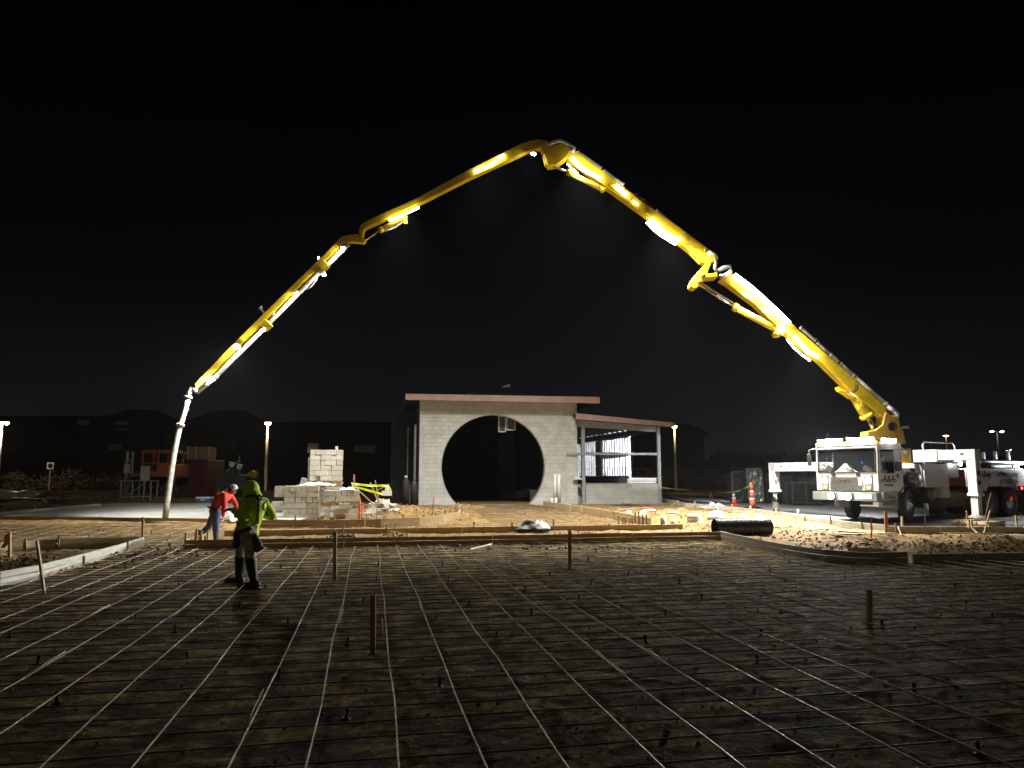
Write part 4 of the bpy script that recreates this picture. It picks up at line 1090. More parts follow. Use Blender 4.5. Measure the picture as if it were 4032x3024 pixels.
# door
dr = part('door', tb().prism([(.08, -.008, 1.04), (1.05, -.008, 1.04), (1.05, -.008, 1.60), (.08, -.008, 1.60)], (0, .012, 0)).box((.10, -.004, 2.0), (.05, .012, .84)).box((.95, -.004, 2.0), (.05, .012, .84)).box((.52, -.004, 2.43), (.9, .012, .05)), TRW, bevel=.004)
part('door_window', tb().box((.52, .02, 2.01), (.76, .012, .78)), GLASS, dr)
part('door_handle', tb().box((.98, -.03, 1.53), (.02, .04, .12)).box((.55, -.02, 1.62), (.14, .02, .02)), TRG, dr)
part('door_mirror', tb().box((.78, -.20, 1.84), (.1, .18, .3)).bar((.75, -.01, 2.1), (.78, -.2, 1.98), .02, .02).bar((.75, -.01, 1.7), (.78, -.2, 1.75), .02, .02), TRG, dr, bevel=.03)
part('grab_rail', tb().tube([(1.12, -.02, 1.4), (1.12, -.07, 1.45), (1.12, -.07, 2.3), (1.12, -.02, 2.36)], .016, 8), ALU, dr, True)
part('window_paper', tb().box((.38, .06, 1.93), (.26, .01, .42)), mat('pale_green_paper', (.5, .68, .64), .6), dr)
LET = mat('lettering_dark', (.10, .03, .03), .6); LETB = mat('lettering_black', (.03, .03, .035), .6)
def side_text(s, size, u, z, name, parent, y=-.012, m=LET, **k):
    # reads left to right towards the back of the truck on the visible side
    M = Matrix(((1, 0, 0, u), (0, 0, -1, y), (0, 1, 0, z), (0, 0, 0, 1)))
    return text(s, size, M, m, name, parent, **k)
side_text('A&A', .32, .5, 1.42, 'door_lettering', dr, shear=.25, bold=.008, wide=1.0)
side_text('Pumping', .13, .5, 1.23, 'door_lettering', dr, m=LETB, shear=.3, bold=.004, wide=1.1)
sw = tb()
for c, sgn in (((.17, 1.36), -1), ((.84, 1.36), 1)):
    sw.tube([(c[0] + sgn * .075 * math.cos(t * .42), -.014, c[1] + .05 * math.sin(t * .42)) for t in range(14)], .012, 6)
part('door_scroll', sw, LET, dr)
# front
part('grille', tb().box((-.012, W_ / 2 + .03, 1.28), (.03, 1.22, .42)), mat('grille_grey', (.17, .17, .17), .45, .4, col2=(.12, .12, .12), scale=12, stretch=(1, 1, 30)), bevel=.008)
gr = tb()
for k in range(9): gr.box((-.034, W_ / 2 + .03, 1.11 + k * .042), (.012, 1.14, .012))
part('grille_bars', gr, ALU)
MG = Matrix(((0, 0, -1, -.045), (-1, 0, 0, W_ / 2 + .12), (0, 1, 0, 1.32), (0, 0, 0, 1)))
text('M A C K', .15, MG, CHROME, 'grille_lettering', truck, depth=.006, bold=.006, wide=1.1)
part('grille_vent', tb().box((-.04, .66, 1.34), (.02, .12, .26)), REFL)
LAMPW = glow('lamp_white', (1.0, .98, .92), 150); LAMPY = glow('lamp_amber', (1.0, .62, .03), 5)
for y in (.36, W_ - .36):
    hb = part('headlight', tb().box((-.008, y, 1.29), (.03, .30, .50)), mat('bezel', (.25, .24, .25), .4, .3), bevel=.02)
    part('lens', tb().lathe([(.001, -.035), (.06, -.03), (.09, 0), (.09, .02)], (-.03, y, 1.38), 18, Matrix.Rotation(R(90), 3, 'Y')), LAMPW, hb, True)
    part('turn_signal', tb().lathe([(.001, -.03), (.05, -.025), (.065, 0)], (-.03, y, 1.13), 14, Matrix.Rotation(R(90), 3, 'Y') @ Matrix.Diagonal(Vector((.7, 1.2, 1)))), LAMPY, hb, True)
    lamp('headlight_beam', (-.12, y, 1.38), 12500, COOL, .07, hb, spot=30, aim=(-1, 0, -.035), blend=.9)
bump = part('bumper', tb().prism([(-.18, -.02, .70), (-.18, W_ + .05, .70), (-.18, W_ + .05, .98), (-.18, -.02, .98)], (.1, 0, 0)).box((.2, .03, .84), (.6, .08, .28)).box((.2, W_ - .0, .84), (.6, .08, .28)), mat('bumper_paint', (.26, .28, .26), .35, .2, scale=3), bevel=.012)
part('bumper_plate', tb().box((-.19, .45, .85), (.02, .62, .16)), REFL, bump)
for y in (.95, 1.62):
    fg = part('fog_lamp', tb().lathe([(.125, .0), (.14, .02), (.14, .07), (.07, .12)], (-.30, y, .84), 18, Matrix.Rotation(R(90), 3, 'Y')), TRG, bump, True)
    part('fog_lens', tb().lathe([(.001, -.03), (.09, -.02), (.125, .01)], (-.30, y, .84), 18, Matrix.Rotation(R(90), 3, 'Y')), glow('fog_white', (1.0, 1.0, .86), 500), fg, True)
    lamp('fog_beam', (-.42, y, .84), 300, (1, 1, .86), .08, fg, spot=150, aim=(-1, .0, -.12))
for y in (.95, 1.62): lamp('fog_glare_fill', (-.52, y, .84), 8, (1, 1, .88), .06, truck)  # added lamps: make the bumper glow like glare round the fog lamps
for y in (.6, 1.8): lamp('bar_glare_fill', (-.16, y, zr + .22), 6, (1, .97, .9), .06, truck)  # added lamps that brighten the roof edge in place of light bar glare
lamp('bar_glare_fill', (.7, -.2, zr + .2), 6, (1, .97, .9), .06, truck)  # same added glow for the side light bar
# roof light bars
for y0, y1, x_ in ((1.30, 2.28, -.02), (.10, 1.12, .0)):
    lb = part('roof_light_bar', tb().box((x_ + .08, (y0 + y1) / 2, zr + .14), (.10, y1 - y0, .17)), TRG, bevel=.01)
    part('light_bar_lens', tb().box((x_ + .02, (y0 + y1) / 2, zr + .15), (.03, y1 - y0 - .02, .15)), glow('bar_white', (1.0, .98, .94), 130), lb)
    for f in (.25, .75): lamp('light_bar_beam', (x_ - .14, y0 + (y1 - y0) * f, zr + .14), 1000, COOL, .12, lb, spot=95, aim=(-1, .0, -.14), blend=.8)
sb = part('side_light_bar', tb().box((.75, .10, zr + .14), (.8, .08, .12)), TRG, bevel=.01)
part('light_bar_lens', tb().box((.75, .055, zr + .14), (.76, .02, .10)), MATS['bar_white'], sb)
lamp('light_bar_beam', (.6, -.1, zr + .14), 500, COOL, .1, sb, spot=140, aim=(0, -1, -.4), blend=1.0)
for y in (.05, 1.2, W_ - .08): part('marker_lamp', tb().lathe([(.001, .08), (.05, .06), (.06, 0)], (.03, y, zr + .03), 10), LAMPY, smooth=True)
part('roof_horn', tb().lathe([(.02, 0), (.03, .3), (.07, .42)], (.6, 1.25, zr + .15), 12, Matrix.Rotation(R(-80), 3, 'Y')), CHROME, smooth=True)
part('antenna', tb().tube([(.3, 2.0, zr), (.25, 2.02, zr + .45)], .008, 5), TRG)
part('mirror_arm', tb().tube([(-.0, W_, 2.5), (-.1, W_ + .18, 2.45), (-.1, W_ + .18, 1.75), (0, W_, 1.7)], .016, 6), ALU, smooth=True)
part('mirror', tb().box((-.08, W_ + .2, 2.1), (.08, .16, .42)), TRG, bevel=.03)

fl_ = part('added_stud_lamp', tb().box((1.1, W_ - .05, zr + .16), (.3, .12, .2)), TRG, bevel=.02)  # added lamp on the cab's far side, put there to brighten the wall studs
part('added_stud_lens', tb().box((1.1, W_ + .02, zr + .16), (.26, .02, .16)), MATS['bar_white'], fl_)
ft_ = TI @ Vector((5.2, 41.0, 2.4)) - Vector((1.1, W_ + .15, zr + .16))
lamp('added_stud_beam', (1.1, W_ + .15, zr + .16), 2600, COOL, .1, fl_, spot=17, aim=ft_, blend=.5)
# chassis, steps, fenders
part('chassis', tb().box((5.6, .85, .86), (9.4, .12, .28)).box((5.6, 1.6, .86), (9.4, .12, .28)).box((1.9, 1.2, .6), (.9, .9, .3)).box((4.4, 1.2, .65), (2.2, 1.7, .5)), TRG)
part('cab_step', tb().box((.42, .05, .76), (.72, .3, .04)).box((.42, .02, 1.0), (.72, .05, .03)).box((.08, .04, .88), (.05, .28, .26)).box((.78, .04, .88), (.05, .28, .26)).box((.42, .06, .52), (.5, .26, .03)).bar((.2, .08, .55), (.1, .1, .74), .03, .03), mat('step_paint', (.40, .44, .41), .5, .2), bevel=.005)
part('tow_plate', tb().box((-.05, .35, .55), (.3, .5, .04)).box((-.1, .0, .6), (.22, .2, .14)), ALU)
def arch(u, r, y0, y1, t=.035, a0=-10, a1=190, n=18):
    b = MB(); vs = []
    for i in range(n + 1):
        a = R(a0 + (a1 - a0) * i / n)
        for rr in (r, r + t):
            for y in (y0, y1): vs.append((u + rr * math.cos(a), y, .56 + rr * math.sin(a)))
    fs = []
    for i in range(n):
        o = i * 4
        fs += [(o, o + 1, o + 5, o + 4), (o + 2, o + 6, o + 7, o + 3), (o, o + 4, o + 6, o + 2), (o + 1, o + 3, o + 7, o + 5)]
    fs += [(0, 2, 3, 1), (n * 4, n * 4 + 1, n * 4 + 3, n * 4 + 2)]
    return b.add(vs, fs)
FU = 1.62
part('front_fender', arch(FU, .66, -.02, .62), mat('fender_rubber', (.05, .05, .052), .55))
part('front_fender', arch(FU, .66, W_ - .6, W_ + .02), MATS['fender_rubber'])
def wheel(u, y, steer=0, outer=-1, dual=False, r=.535):
    A = Matrix.Rotation(R(90), 3, 'X') if outer < 0 else Matrix.Rotation(R(-90), 3, 'X')   # lathe z axis -> outwards
    A = Matrix.Rotation(R(steer), 3, 'Z') @ A
    c = Vector((u, y, r))
    root = part('wheel', MB().lathe([(.12, -.1), (.14, .08)], c, 16, A), TRG)
    w = .29
    prof = [(.30, -w / 2), (r - .06, -w / 2), (r - .01, -w / 2 + .03)]
    for k in range(5):
        z = -w / 2 + .04 + k * (w - .08) / 5
        prof += [(r, z), (r, z + .034), (r - .018, z + .037), (r - .018, z + .044)]
    prof += [(r - .01, w / 2 - .03), (r - .05, w / 2), (.31, w / 2), (.28, w / 2 - .03)]
    part('tyre', MB().lathe(prof, c, 40, A), TYRE, root)
    if outer < 0:
        if dual: prof2 = [(.285, w / 2 - .02), (.27, w / 2 - .05), (.25, 0), (.17, -.04), (.16, -.02), (.001, -.02)]
        else: prof2 = [(.285, w / 2 - .01), (.27, w / 2 - .03), (.24, w / 2 - .05), (.2, w / 2 + .005), (.10, w / 2 + .01), (.09, w / 2 + .06), (.001, w / 2 + .065)]
        part('rim', MB().lathe(prof2, c, 28, A), ALU, root, True)
        nb = MB()
        for k in range(10):
            t = k * math.pi / 5
            nb.lathe([(.014, 0), (.014, .03)], c + A @ Vector((.15 * math.cos(t), .15 * math.sin(t), (-.03 if dual else w / 2 + .0))), 6, A)
        part('wheel_nuts', nb, CHROME, root)
    return root
wheel(FU - .02, .18, 17, -1); wheel(FU, W_ - .2, 17, 1)
for u in (6.53, 7.87):
    wheel(u, .2, 0, -1, True); wheel(u, .52, 0, 1); wheel(u, W_ - .2, 0, 1)
# engine bay gap behind the cab, exhaust and intake pipes
part('engine_block', tb().box((1.75, 1.2, 1.35), (.7, 1.3, .9)), TRG)
part('air_cleaner', tb().lathe([(.001, 0), (.2, .01), (.24, .06), (.24, .34), (.2, .4), (.001, .41)], (1.78, .18, 1.42), 20, Matrix.Rotation(R(90), 3, 'X')).tube([(1.6, .02, 1.6), (1.8, -.0, 1.68), (2.0, .02, 1.5)], .03, 8), mat('dark_metal', (.13, .14, .15), .4, .5), smooth=True)
part('exhaust_stack', tb().tube([(1.55, .7, 1.4), (1.55, .7, 2.38), (1.62, .68, 2.46), (2.05, .5, 2.44), (2.2, .4, 2.36)], .085, 12), ALU, smooth=True)
hs = tb()
for k in range(5): hs.tube([(1.5, .2 + k * .05, 1.2 + k * .1), (1.75, -.02 + k * .03, 1.05 + k * .15), (2.1, .1, 1.3 + k * .05)], .018, 6)
part('hydraulic_hose', hs, TRG, smooth=True)
# turret frame and side cabinet
part('tool_cabinet', tb().box((3.22, .45, 1.55), (1.55, .8, .80)), mat('cabinet_grey', (.46, .45, .43), .5, col2=(.38, .37, .36), scale=2), bevel=.015)
part('cabinet_edge', tb().box((2.52, .02, 1.55), (.07, .06, .80)).box((3.2, .035, 1.15), (1.4, .03, .03)), TRW)
part('air_tank', tb().lathe([(.001, 0), (.2, .02), (.24, .08), (.24, .5), (.2, .56), (.001, .58)], (3.0, .62, .92), 20, Matrix.Rotation(R(90), 3, 'X')), mat('tank_dark', (.09, .095, .09), .4, .3), smooth=True)
part('valve_box', tb().box((3.75, .2, .95), (.48, .3, .36)), MATS['cabinet_grey'], bevel=.02)
part('mud_flap', tb().box((2.55, .25, .42), (.03, .5, .34)).box((2.52, .1, .42), (.02, .3, .32)), TRW)
# long deck with lettering
deck = part('deck_panel', tb().box((7.35, .03, 1.47), (4.7, .06, .66)).box((7.35, 1.2, 1.78), (4.6, 2.2, .05)).box((7.35, W_ - .03, 1.47), (4.7, .06, .66)), mat('deck_white', (.62, .61, .60), .45, col2=(.50, .49, .48), scale=1.5), bevel=.012)
side_text('A&A', .34, 6.15, 1.60, 'deck_lettering', deck, y=-.008, m=LETB, shear=.25, bold=.008)
side_text('Concrete Pumping', .235, 7.55, 1.60, 'deck_lettering', deck, y=-.008, m=LET, shear=.1, bold=.005, wide=.95)
side_text('817-942-7474', .25, 7.75, 1.30, 'deck_lettering', deck, y=-.008, m=mat('lettering_green', (.05, .07, .055), .6), bold=.008, wide=.85)
sw = tb()
for c, sgn in ((5.92, -1), (6.40, 1)):
    sw.tube([(c + sgn * .07 * math.cos(t * .42), -.008, 1.56 + .05 * math.sin(t * .42)) for t in range(14)], .014, 6)
part('deck_scroll', sw, LETB, deck)
part('rear_fender', arch(7.2, 1.12, -.03, .5, .05, 22, 158), mat('fender_grey', (.36, .35, .34), .5))
for u in (5.15, 5.55): part('side_marker', tb().lathe([(.001, .05), (.05, .04), (.075, 0)], (u, -.01, 1.08), 12, Matrix.Rotation(R(90), 3, 'X')), LAMPY, smooth=True)
lamp('marker_glow', (5.3, -.15, 1.06), 3, (1, .6, .1), .04, truck)
RED = glow('lamp_red', (1.0, .04, .05), 6)
for u, z in ((8.55, 1.06), (8.95, 1.06), (9.2, 1.02), (9.35, .92)): part('tail_lamp', tb().lathe([(.001, .05), (.04, .04), (.06, 0)], (u, -.01, z), 12, Matrix.Rotation(R(90), 3, 'X')), RED, smooth=True)
lamp('tail_glow', (9.1, -.2, .95), 5, (1, .05, .05), .04, truck)
# deck clutter
part('guard_rail', tb().tube([(3.0, .3, 1.9), (3.0, .3, 2.62), (3.1, .3, 2.72), (4.75, .3, 2.72), (4.9, .3, 2.62), (4.9, .3, 1.9)], .032, 10), ALU, smooth=True)
part('pipe_rack', tb().tube([(4.0, .25, 2.12), (9.4, .25, 2.02)], .075, 12).tube([(4.4, .55, 2.08), (9.4, .5, 2.0)], .07, 12), mat('pipe_dim', (.22, .22, .23), .4, .4), smooth=True)
part('pump_cylinder', tb().tube([(5.9, .3, 1.90), (8.4, .3, 1.86)], .11, 14), TRG, smooth=True)
part('rack_bracket', tb().box((5.65, .12, 1.92), (.14, .06, .26)).box((8.5, .12, 1.88), (.4, .05, .06)).box((8.7, .12, 1.82), (.04, .05, .2)), ALU)
for u, z, h in ((6.9, 2.16, .26), (7.7, 2.16, .3), (8.6, 2.15, .36)): part('rack_post', tb().box((u, .4, z + h / 2), (.1, .1, h)).box((u, .4, z + h), (.34 if h > .3 else .1, .06, .03)), ALU, bevel=.01)
part('water_box', tb().box((4.6, .6, 1.72), (.7, .7, .5)), TRG)
for (u, z, s, p) in ((4.75, 1.96, .07, 10), (9.25, 2.06, .10, 120), (9.2, 1.86, .06, 20)):
    wl_ = part('work_lamp', tb().lathe([(.001, -.02), (s, 0), (s, .04), (s * .5, .08)], (u, .02, z), 14, Matrix.Rotation(R(-90), 3, 'X')), LAMPW, smooth=True)
    lamp('work_lamp_light', (u, -.12, z), p, COOL, .05, wl_)
part('hopper', tb().prism([(9.7, .3, 1.7), (10.8, .3, 1.7), (10.5, .3, .9), (10.0, .3, .9)], (0, 1.8, 0)), TRG)
# turret
part('turret_base', tb().lathe([(.55, 0), (.55, .3), (.42, .36), (.42, .75)], (0, 0, 0), 28) if False else tb().lathe([(.6, 1.75), (.6, 1.95), (.46, 2.0), (.46, 2.5)], (2.93, 1.25, 0), 28), YELD, smooth=False)
part('turret_frame', tb().box((2.9, 1.25, 1.45), (1.3, 1.9, .7)), TRG)

# outriggers
def outrigger(u0, y0, dy, label_side, zt, foot_z, sleeve, wid=.30, du=0.0, leg=.30, near=True):
    y1 = y0 + dy; s = -1 if dy < 0 else 1
    b = MB().bar((u0, y0, zt), (u0 + du, y1 + s * .12, zt), wid, .34)
    o = part('outrigger_beam', b, TRW, bevel=.015)
    part('beam_sleeve', MB().bar((u0, y0 - s * .05, zt - .02), (u0 + du * sleeve, y0 + dy * sleeve, zt - .02), wid + .06, .42), TRW, o, bevel=.015)
    part('beam_hole', MB().box((u0 + du * .8 + (-.01 - wid / 2), y0 + dy * .86, zt + .02), (.02, .07, .06)).box((u0 + du * .8 + (-.01 - wid / 2), y0 + dy * .74, zt + .02), (.02, .04, .05)), TRG, o)
    lg = part('outrigger_leg', MB().box((u0 + du, y1, (zt + .17 + .92) / 2), (leg, leg, zt + .17 - .92)), TRW, bevel=.012)
    part('leg_collar', MB().box((u0 + du, y1, .93), (leg + .06, leg + .06, .10)), TRW, lg, bevel=.008)
    return u0 + du, y1, lg
# far side, ahead of the front axle line in the picture
fu, fy, lg = outrigger(1.75, W_ - .1, 3.55, 'far', 2.0 - .12, 0, .16)
part('leg_cylinder', MB().lathe([(.13, .02), (.13, .92)], (fu, fy, 0), 18), CHROME, lg, True)
part('foot_pad', MB().lathe([(.24, 0), (.24, .05), (.1, .09), (.1, .12)], (fu, fy, -.0), 20), TRG, lg, True)
part('leg_lug', MB().box((fu - .15, fy - .2, 1.4), (.12, .12, .1)), TRW, lg, bevel=.03)
nu, ny_, lg = outrigger(2.3, .1, -1.75, 'near', 2.22, 0, .42, du=.25)
part('leg_inner', MB().box((nu, ny_, .60), (.23, .23, .75)), mat('leg_inner_paint', (.66, .65, .60), .45, col2=(.40, .38, .33), scale=3), lg, bevel=.01)
part('foot_pad', MB().lathe([(.36, .17), (.36, .20), (.14, .28), (.12, .34)], (nu, ny_, 0), 24), mat('foot_steel', (.3, .28, .24), .7), lg, True)
part('leg_emblem', MB().lathe([(.085, 0), (.085, .004), (.07, .004), (.07, 0)], (nu, ny_ - .152, 1.62), 20, Matrix.Rotation(R(90), 3, 'X')).lathe([(.085, 0), (.085, .004), (.07, .004), (.07, 0)], (nu, ny_ - .152, 1.30), 20, Matrix.Rotation(R(90), 3, 'X')).box((nu - .078, ny_ - .153, 1.46), (.014, .006, .32)).box((nu + .078, ny_ - .153, 1.46), (.014, .006, .32)).box((nu, ny_ - .153, 1.63), (.03, .006, .06)).box((nu, ny_ - .153, 1.30), (.05, .006, .014)), TRG, lg)
fw = TM @ Vector((nu, ny_, 0))
mats_ = tag(empty('outrigger_crib', (fw.x, fw.y, base(fw.y)), TA), 'stack of dark timber cribbing under the near outrigger foot', 'cribbing')
for k in range(4): MB().box((-.42 + k * .28, 0, .05), (.24, 1.1, .09)).build('timber', WOOD, mats_, bevel=.01)
for k in range(4): MB().box((0, -.42 + k * .28, .15), (1.15, .24, .09)).build('timber', WOOD if k else STAKE, mats_, bevel=.01)
fw2 = TM @ Vector((fu, fy, 0))

# ------------------------------------------------------------------ boom (world coordinates turned into the truck's frame)
YB = 27.0
def P(px, py, dy=0.0): return at(px, py, YB + dy)
def wb(): return MB(TI)
def arm(name, poly, th=.34, m=YEL, dy=0, parent=truck):
    b = wb(); b.prism([P(x, y, dy - th / 2) for x, y in poly], (0, th, 0))
    return b.build(name, m, parent, bevel=.02)
def crop(ox, oy, s, pts): return [(ox + x / s, oy + y / s) for x, y in pts]
A1 = arm('boom_section', crop(2700, 1000, 3.318, [(450, 330), (620, 255), (1000, 560), (1370, 890), (1440, 950)]) + crop(3050, 1250, 3.017, [(270, 130), (660, 470), (950, 730), (1320, 1060), (1330, 1130), (1290, 1190), (930, 900), (540, 520), (170, 215)]) + crop(2700, 1000, 3.318, [(1270, 1010), (1200, 945), (900, 650), (560, 400), (480, 350)]), .42)
A2 = arm('boom_section', [(2828, 1008), (2700, 912), (2584, 830), (2560, 815), (2400, 690), (2271, 595), (2255, 585), (2225, 560), (2195, 585), (2206, 602), (2244, 627), (2387, 735), (2540, 845), (2640, 930), (2720, 990), (2760, 1030), (2790, 1045), (2826, 1030)], .38)
A3 = arm('boom_section', [(2118, 548), (2087, 553), (2050, 566), (1850, 665), (1650, 775), (1500, 842), (1427, 879), (1420, 884), (1411, 915), (1426, 942), (1431, 905), (1440, 897), (1650, 801), (1850, 700), (2080, 594), (2125, 582), (2135, 600), (2146, 645), (2157, 652), (2165, 640), (2150, 600), (2165, 575), (2150, 552)], .30)
A4 = arm('boom_section', [(1405, 920), (1345, 930), (1329, 946), (1265, 1012), (1130, 1143), (1000, 1271), (880, 1392), (765, 1513), (772, 1526), (890, 1412), (1000, 1300), (1130, 1172), (1265, 1040), (1350, 955), (1395, 952), (1430, 957), (1440, 947), (1422, 930)], .24)
J2 = arm('boom_joint', [(2125, 575), (2150, 552), (2185, 570), (2225, 560), (2245, 590), (2235, 615), (2195, 645), (2158, 652), (2140, 600)], .46)
J1 = arm('boom_joint', crop(2500, 800, 3.318, [(1040, 640), (1090, 700), (1085, 740), (1000, 780), (960, 880), (930, 975), (860, 1060), (800, 1105), (760, 1108), (728, 1080), (732, 1040), (760, 985), (800, 925), (870, 850), (940, 770), (950, 700)]), .52, YEL)
for cx_, cy_ in ((2765, 1082), (2752, 1108)):
    wb().lathe([(.12, 0), (.12, .03), (.06, .03), (.05, .05), (.001, .05)], P(cx_, cy_, -.27), 18, Matrix.Rotation(R(90), 3, 'X')).build('pivot_pin', YELD, J1)
wb().prism([P(x, y, -.3) for x, y in crop(2500, 800, 3.318, [(925, 925), (1080, 905), (1085, 960), (935, 975)])], (0, .6, 0)).build('boom_link', YEL, J1, bevel=.015)
PL1 = arm('cylinder_bracket', crop(2700, 1000, 3.318, [(1215, 930), (1310, 930), (1310, 1010), (1270, 1060), (1210, 1062), (1180, 1020)]), .56, YEL)
wb().lathe([(.07, 0), (.07, .04), (.001, .04)], P(3073, 1306, -.29), 14, Matrix.Rotation(R(90), 3, 'X')).build('pivot_pin', YELD, PL1)
TU = arm('turret_column', crop(3050, 1250, 3.017, [(1310, 1170), (1330, 1120), (1400, 1170), (1470, 1175), (1490, 1280), (1530, 1350), (1560, 1500), (1100, 1500), (1110, 1350), (1200, 1340), (1290, 1270)]), .62, YELD)
wb().lathe([(.17, 0), (.17, .04), (.13, .04), (.12, .02), (.001, .02)], P(3512, 1679, -.32), 20, Matrix.Rotation(R(90), 3, 'X')).build('pivot_pin', TRG, TU)
wb().tube([P(3550, 1682), P(3577, 1681)], .05, 8).build('turret_stub', PIPE, TU)
def cyl(p, q, r, r2, k, parent, rod_m=CHROME):
    a, b, c = P(*p), P(*k), P(*q)       # rod p->k, barrel k->q
    b_ = wb().tube([b, c], r, 16).tube([b - (c - b).normalized() * .02, b + (c - b).normalized() * .14], r * 1.22, 16)
    o = b_.build('hydraulic_cylinder', YEL, parent, True, 0)
    wb().tube([a, b], r2, 12).build('cylinder_rod', rod_m, parent, True)
    return o
cyl((3447, 1700), (3355, 1540), .20, .085, (3416, 1644), A1)
arm('cylinder_mount', crop(3050, 1250, 3.017, [(760, 820), (830, 860), (900, 900), (960, 940), (930, 960), (850, 900), (790, 870)]), .4, YEL, 0, A1)
cyl((2750, 1120), (3075, 1306), .125, .045, (2890, 1208), A1)
wb().tube([P(2757, 1112, .12), P(2893, 1196, .12)], .04, 10).build('cylinder_rod', CHROME, A1, True)
cyl((2160, 648), (2378, 748), .10, .045, (2236, 677), A2)
wb().tube([P(2250, 692), P(2300, 712), P(2340, 735), P(2368, 748)], .03, 8).build('hydraulic_line', PVC, A2, True)
wb().tube([P(2262, 700), P(2310, 724), P(2360, 750)], .02, 8).build('hydraulic_line', PVC, A2, True)
arm('cylinder_mount', crop(2100, 500, 3.687, [(960, 840), (1050, 870), (1090, 790), (1160, 780), (1190, 800), (1120, 800), (1080, 880), (1000, 920)]), .34, YEL, 0, A2)
cyl((1438, 948), (1592, 857), .10, .035, (1495, 908), A3)
wb().tube([P(1507, 915), P(1540, 900), P(1580, 880), P(1598, 862)], .018, 8).tube([P(1515, 912), P(1560, 895), P(1590, 868)], .018, 8).build('hydraulic_line', PVC, A3, True)
wb().box(P(1597, 866), (.14, .1, .3)).build('valve_block', YEL, A3, bevel=.01)
# side box halfway on section 2 with valves and coiled hose
arm('boom_cover', crop(2100, 500, 3.687, [(1080, 830), (1190, 820), (1420, 950), (1630, 1130), (1700, 1280), (1640, 1260), (1300, 1010)]), .46, YEL, -.02, A2)
vb = wb()
for i, (x, y) in enumerate([(2480, 768), (2500, 772), (2515, 784), (2530, 792)]): vb.box(P(x, y, -.05 * (i % 2)), (.16, .2, .16))
vb.build('valve_block', PIPE, A2, bevel=.02)
cl = wb()
for k in range(5): cl.tube([P(2530 + k * 7, 800 + k * 3), P(2538 + k * 7, 790 + k * 5), P(2545 + k * 7, 812 + k * 5), P(2533 + k * 7, 822 + k * 3)], .018, 6)
cl.build('hose_coil', PIPE, A2, True)
# delivery pipe runs on top
def prun(p, q, r=.085, parent=truck, dy=-.1, m=PIPE):
    a, b = P(*p, dy), P(*q, dy); d = (b - a).normalized()
    o = wb().tube([a, b], r, 12).tube([a, a + d * .06], r * 1.25, 12).tube([b - d * .06, b], r * 1.25, 12).build('delivery_pipe', m, parent, True)
    return o
for p, q in (((3148, 1290), (3210, 1343)), ((3214, 1350), (3272, 1402)), ((3305, 1432), (3362, 1482)), ((3366, 1486), (3490, 1594))): prun(p, q, .085, A1)
for p, q in (((2273, 597), (2368, 666)), ((2374, 673), (2455, 730)), ((2580, 830), (2699, 924)), ((2705, 930), (2778, 988))): prun(p, q, .085, A2)
for pts, par in ((crop(2100, 500, 3.687, [(215, 265), (290, 222), (390, 200), (480, 235), (590, 310), (560, 370)]), J2),
                 (crop(2500, 800, 3.318, [(960, 640), (1030, 690), (1050, 790), (1040, 850), (1075, 890)]), J1), (crop(2500, 800, 3.318, [(1090, 880), (1150, 850), (1240, 830), (1245, 890), (1160, 950), (1110, 960)]), J1),
                 (crop(3050, 1250, 3.017, [(1340, 1060), (1400, 1100), (1455, 1150), (1450, 1190), (1400, 1195)]), A1)):
    wb().tube([P(x, y, -.18) for x, y in pts], .09, 12).build('pipe_elbow', mat('elbow_pale', (.66, .64, .60), .4, .2), par, True)
# clamp bits and hose loops
for x, y in ((3282, 1410), (3290, 1420), (3484, 1600), (3500, 1612)): wb().box(P(x, y, -.1), (.2, .2, .12), Matrix.Rotation(.7, 3, 'Y')).build('pipe_clamp', PIPE, A1, bevel=.02)
wb().tube([P(*crop(3050, 1250, 3.017, [(x, y)])[0], -.26) for x, y in ((990, 800), (985, 850), (950, 890), (900, 905), (850, 880))], .022, 6).tube([P(*crop(3050, 1250, 3.017, [(x, y)])[0], -.28) for x, y in ((965, 800), (960, 860), (920, 885), (870, 870))], .018, 6).build('hydraulic_line', TRG, A1, True)
# lettering on the first section
pA, pB = P(2975, 1190, -.235), P(3095, 1287, -.235)
dx_ = (pB - pA).normalized(); up_ = Vector((0, -1, 0)).cross(dx_) * -1
up_ = dx_.cross(Vector((0, 1, 0))) * -1
if up_.z < 0: up_ = -up_
M_ = Matrix(((dx_.x, up_.x, 0, 0), (dx_.y, up_.y, -1, 0), (dx_.z, up_.z, 0, 0), (0, 0, 0, 1))); M_.translation = (pA + pB) / 2
text('A&A CONCRETE PUMPING', .155, TI @ M_, mat('lettering_olive', (.16, .13, .02), .6), 'boom_lettering', A1, bold=.002)

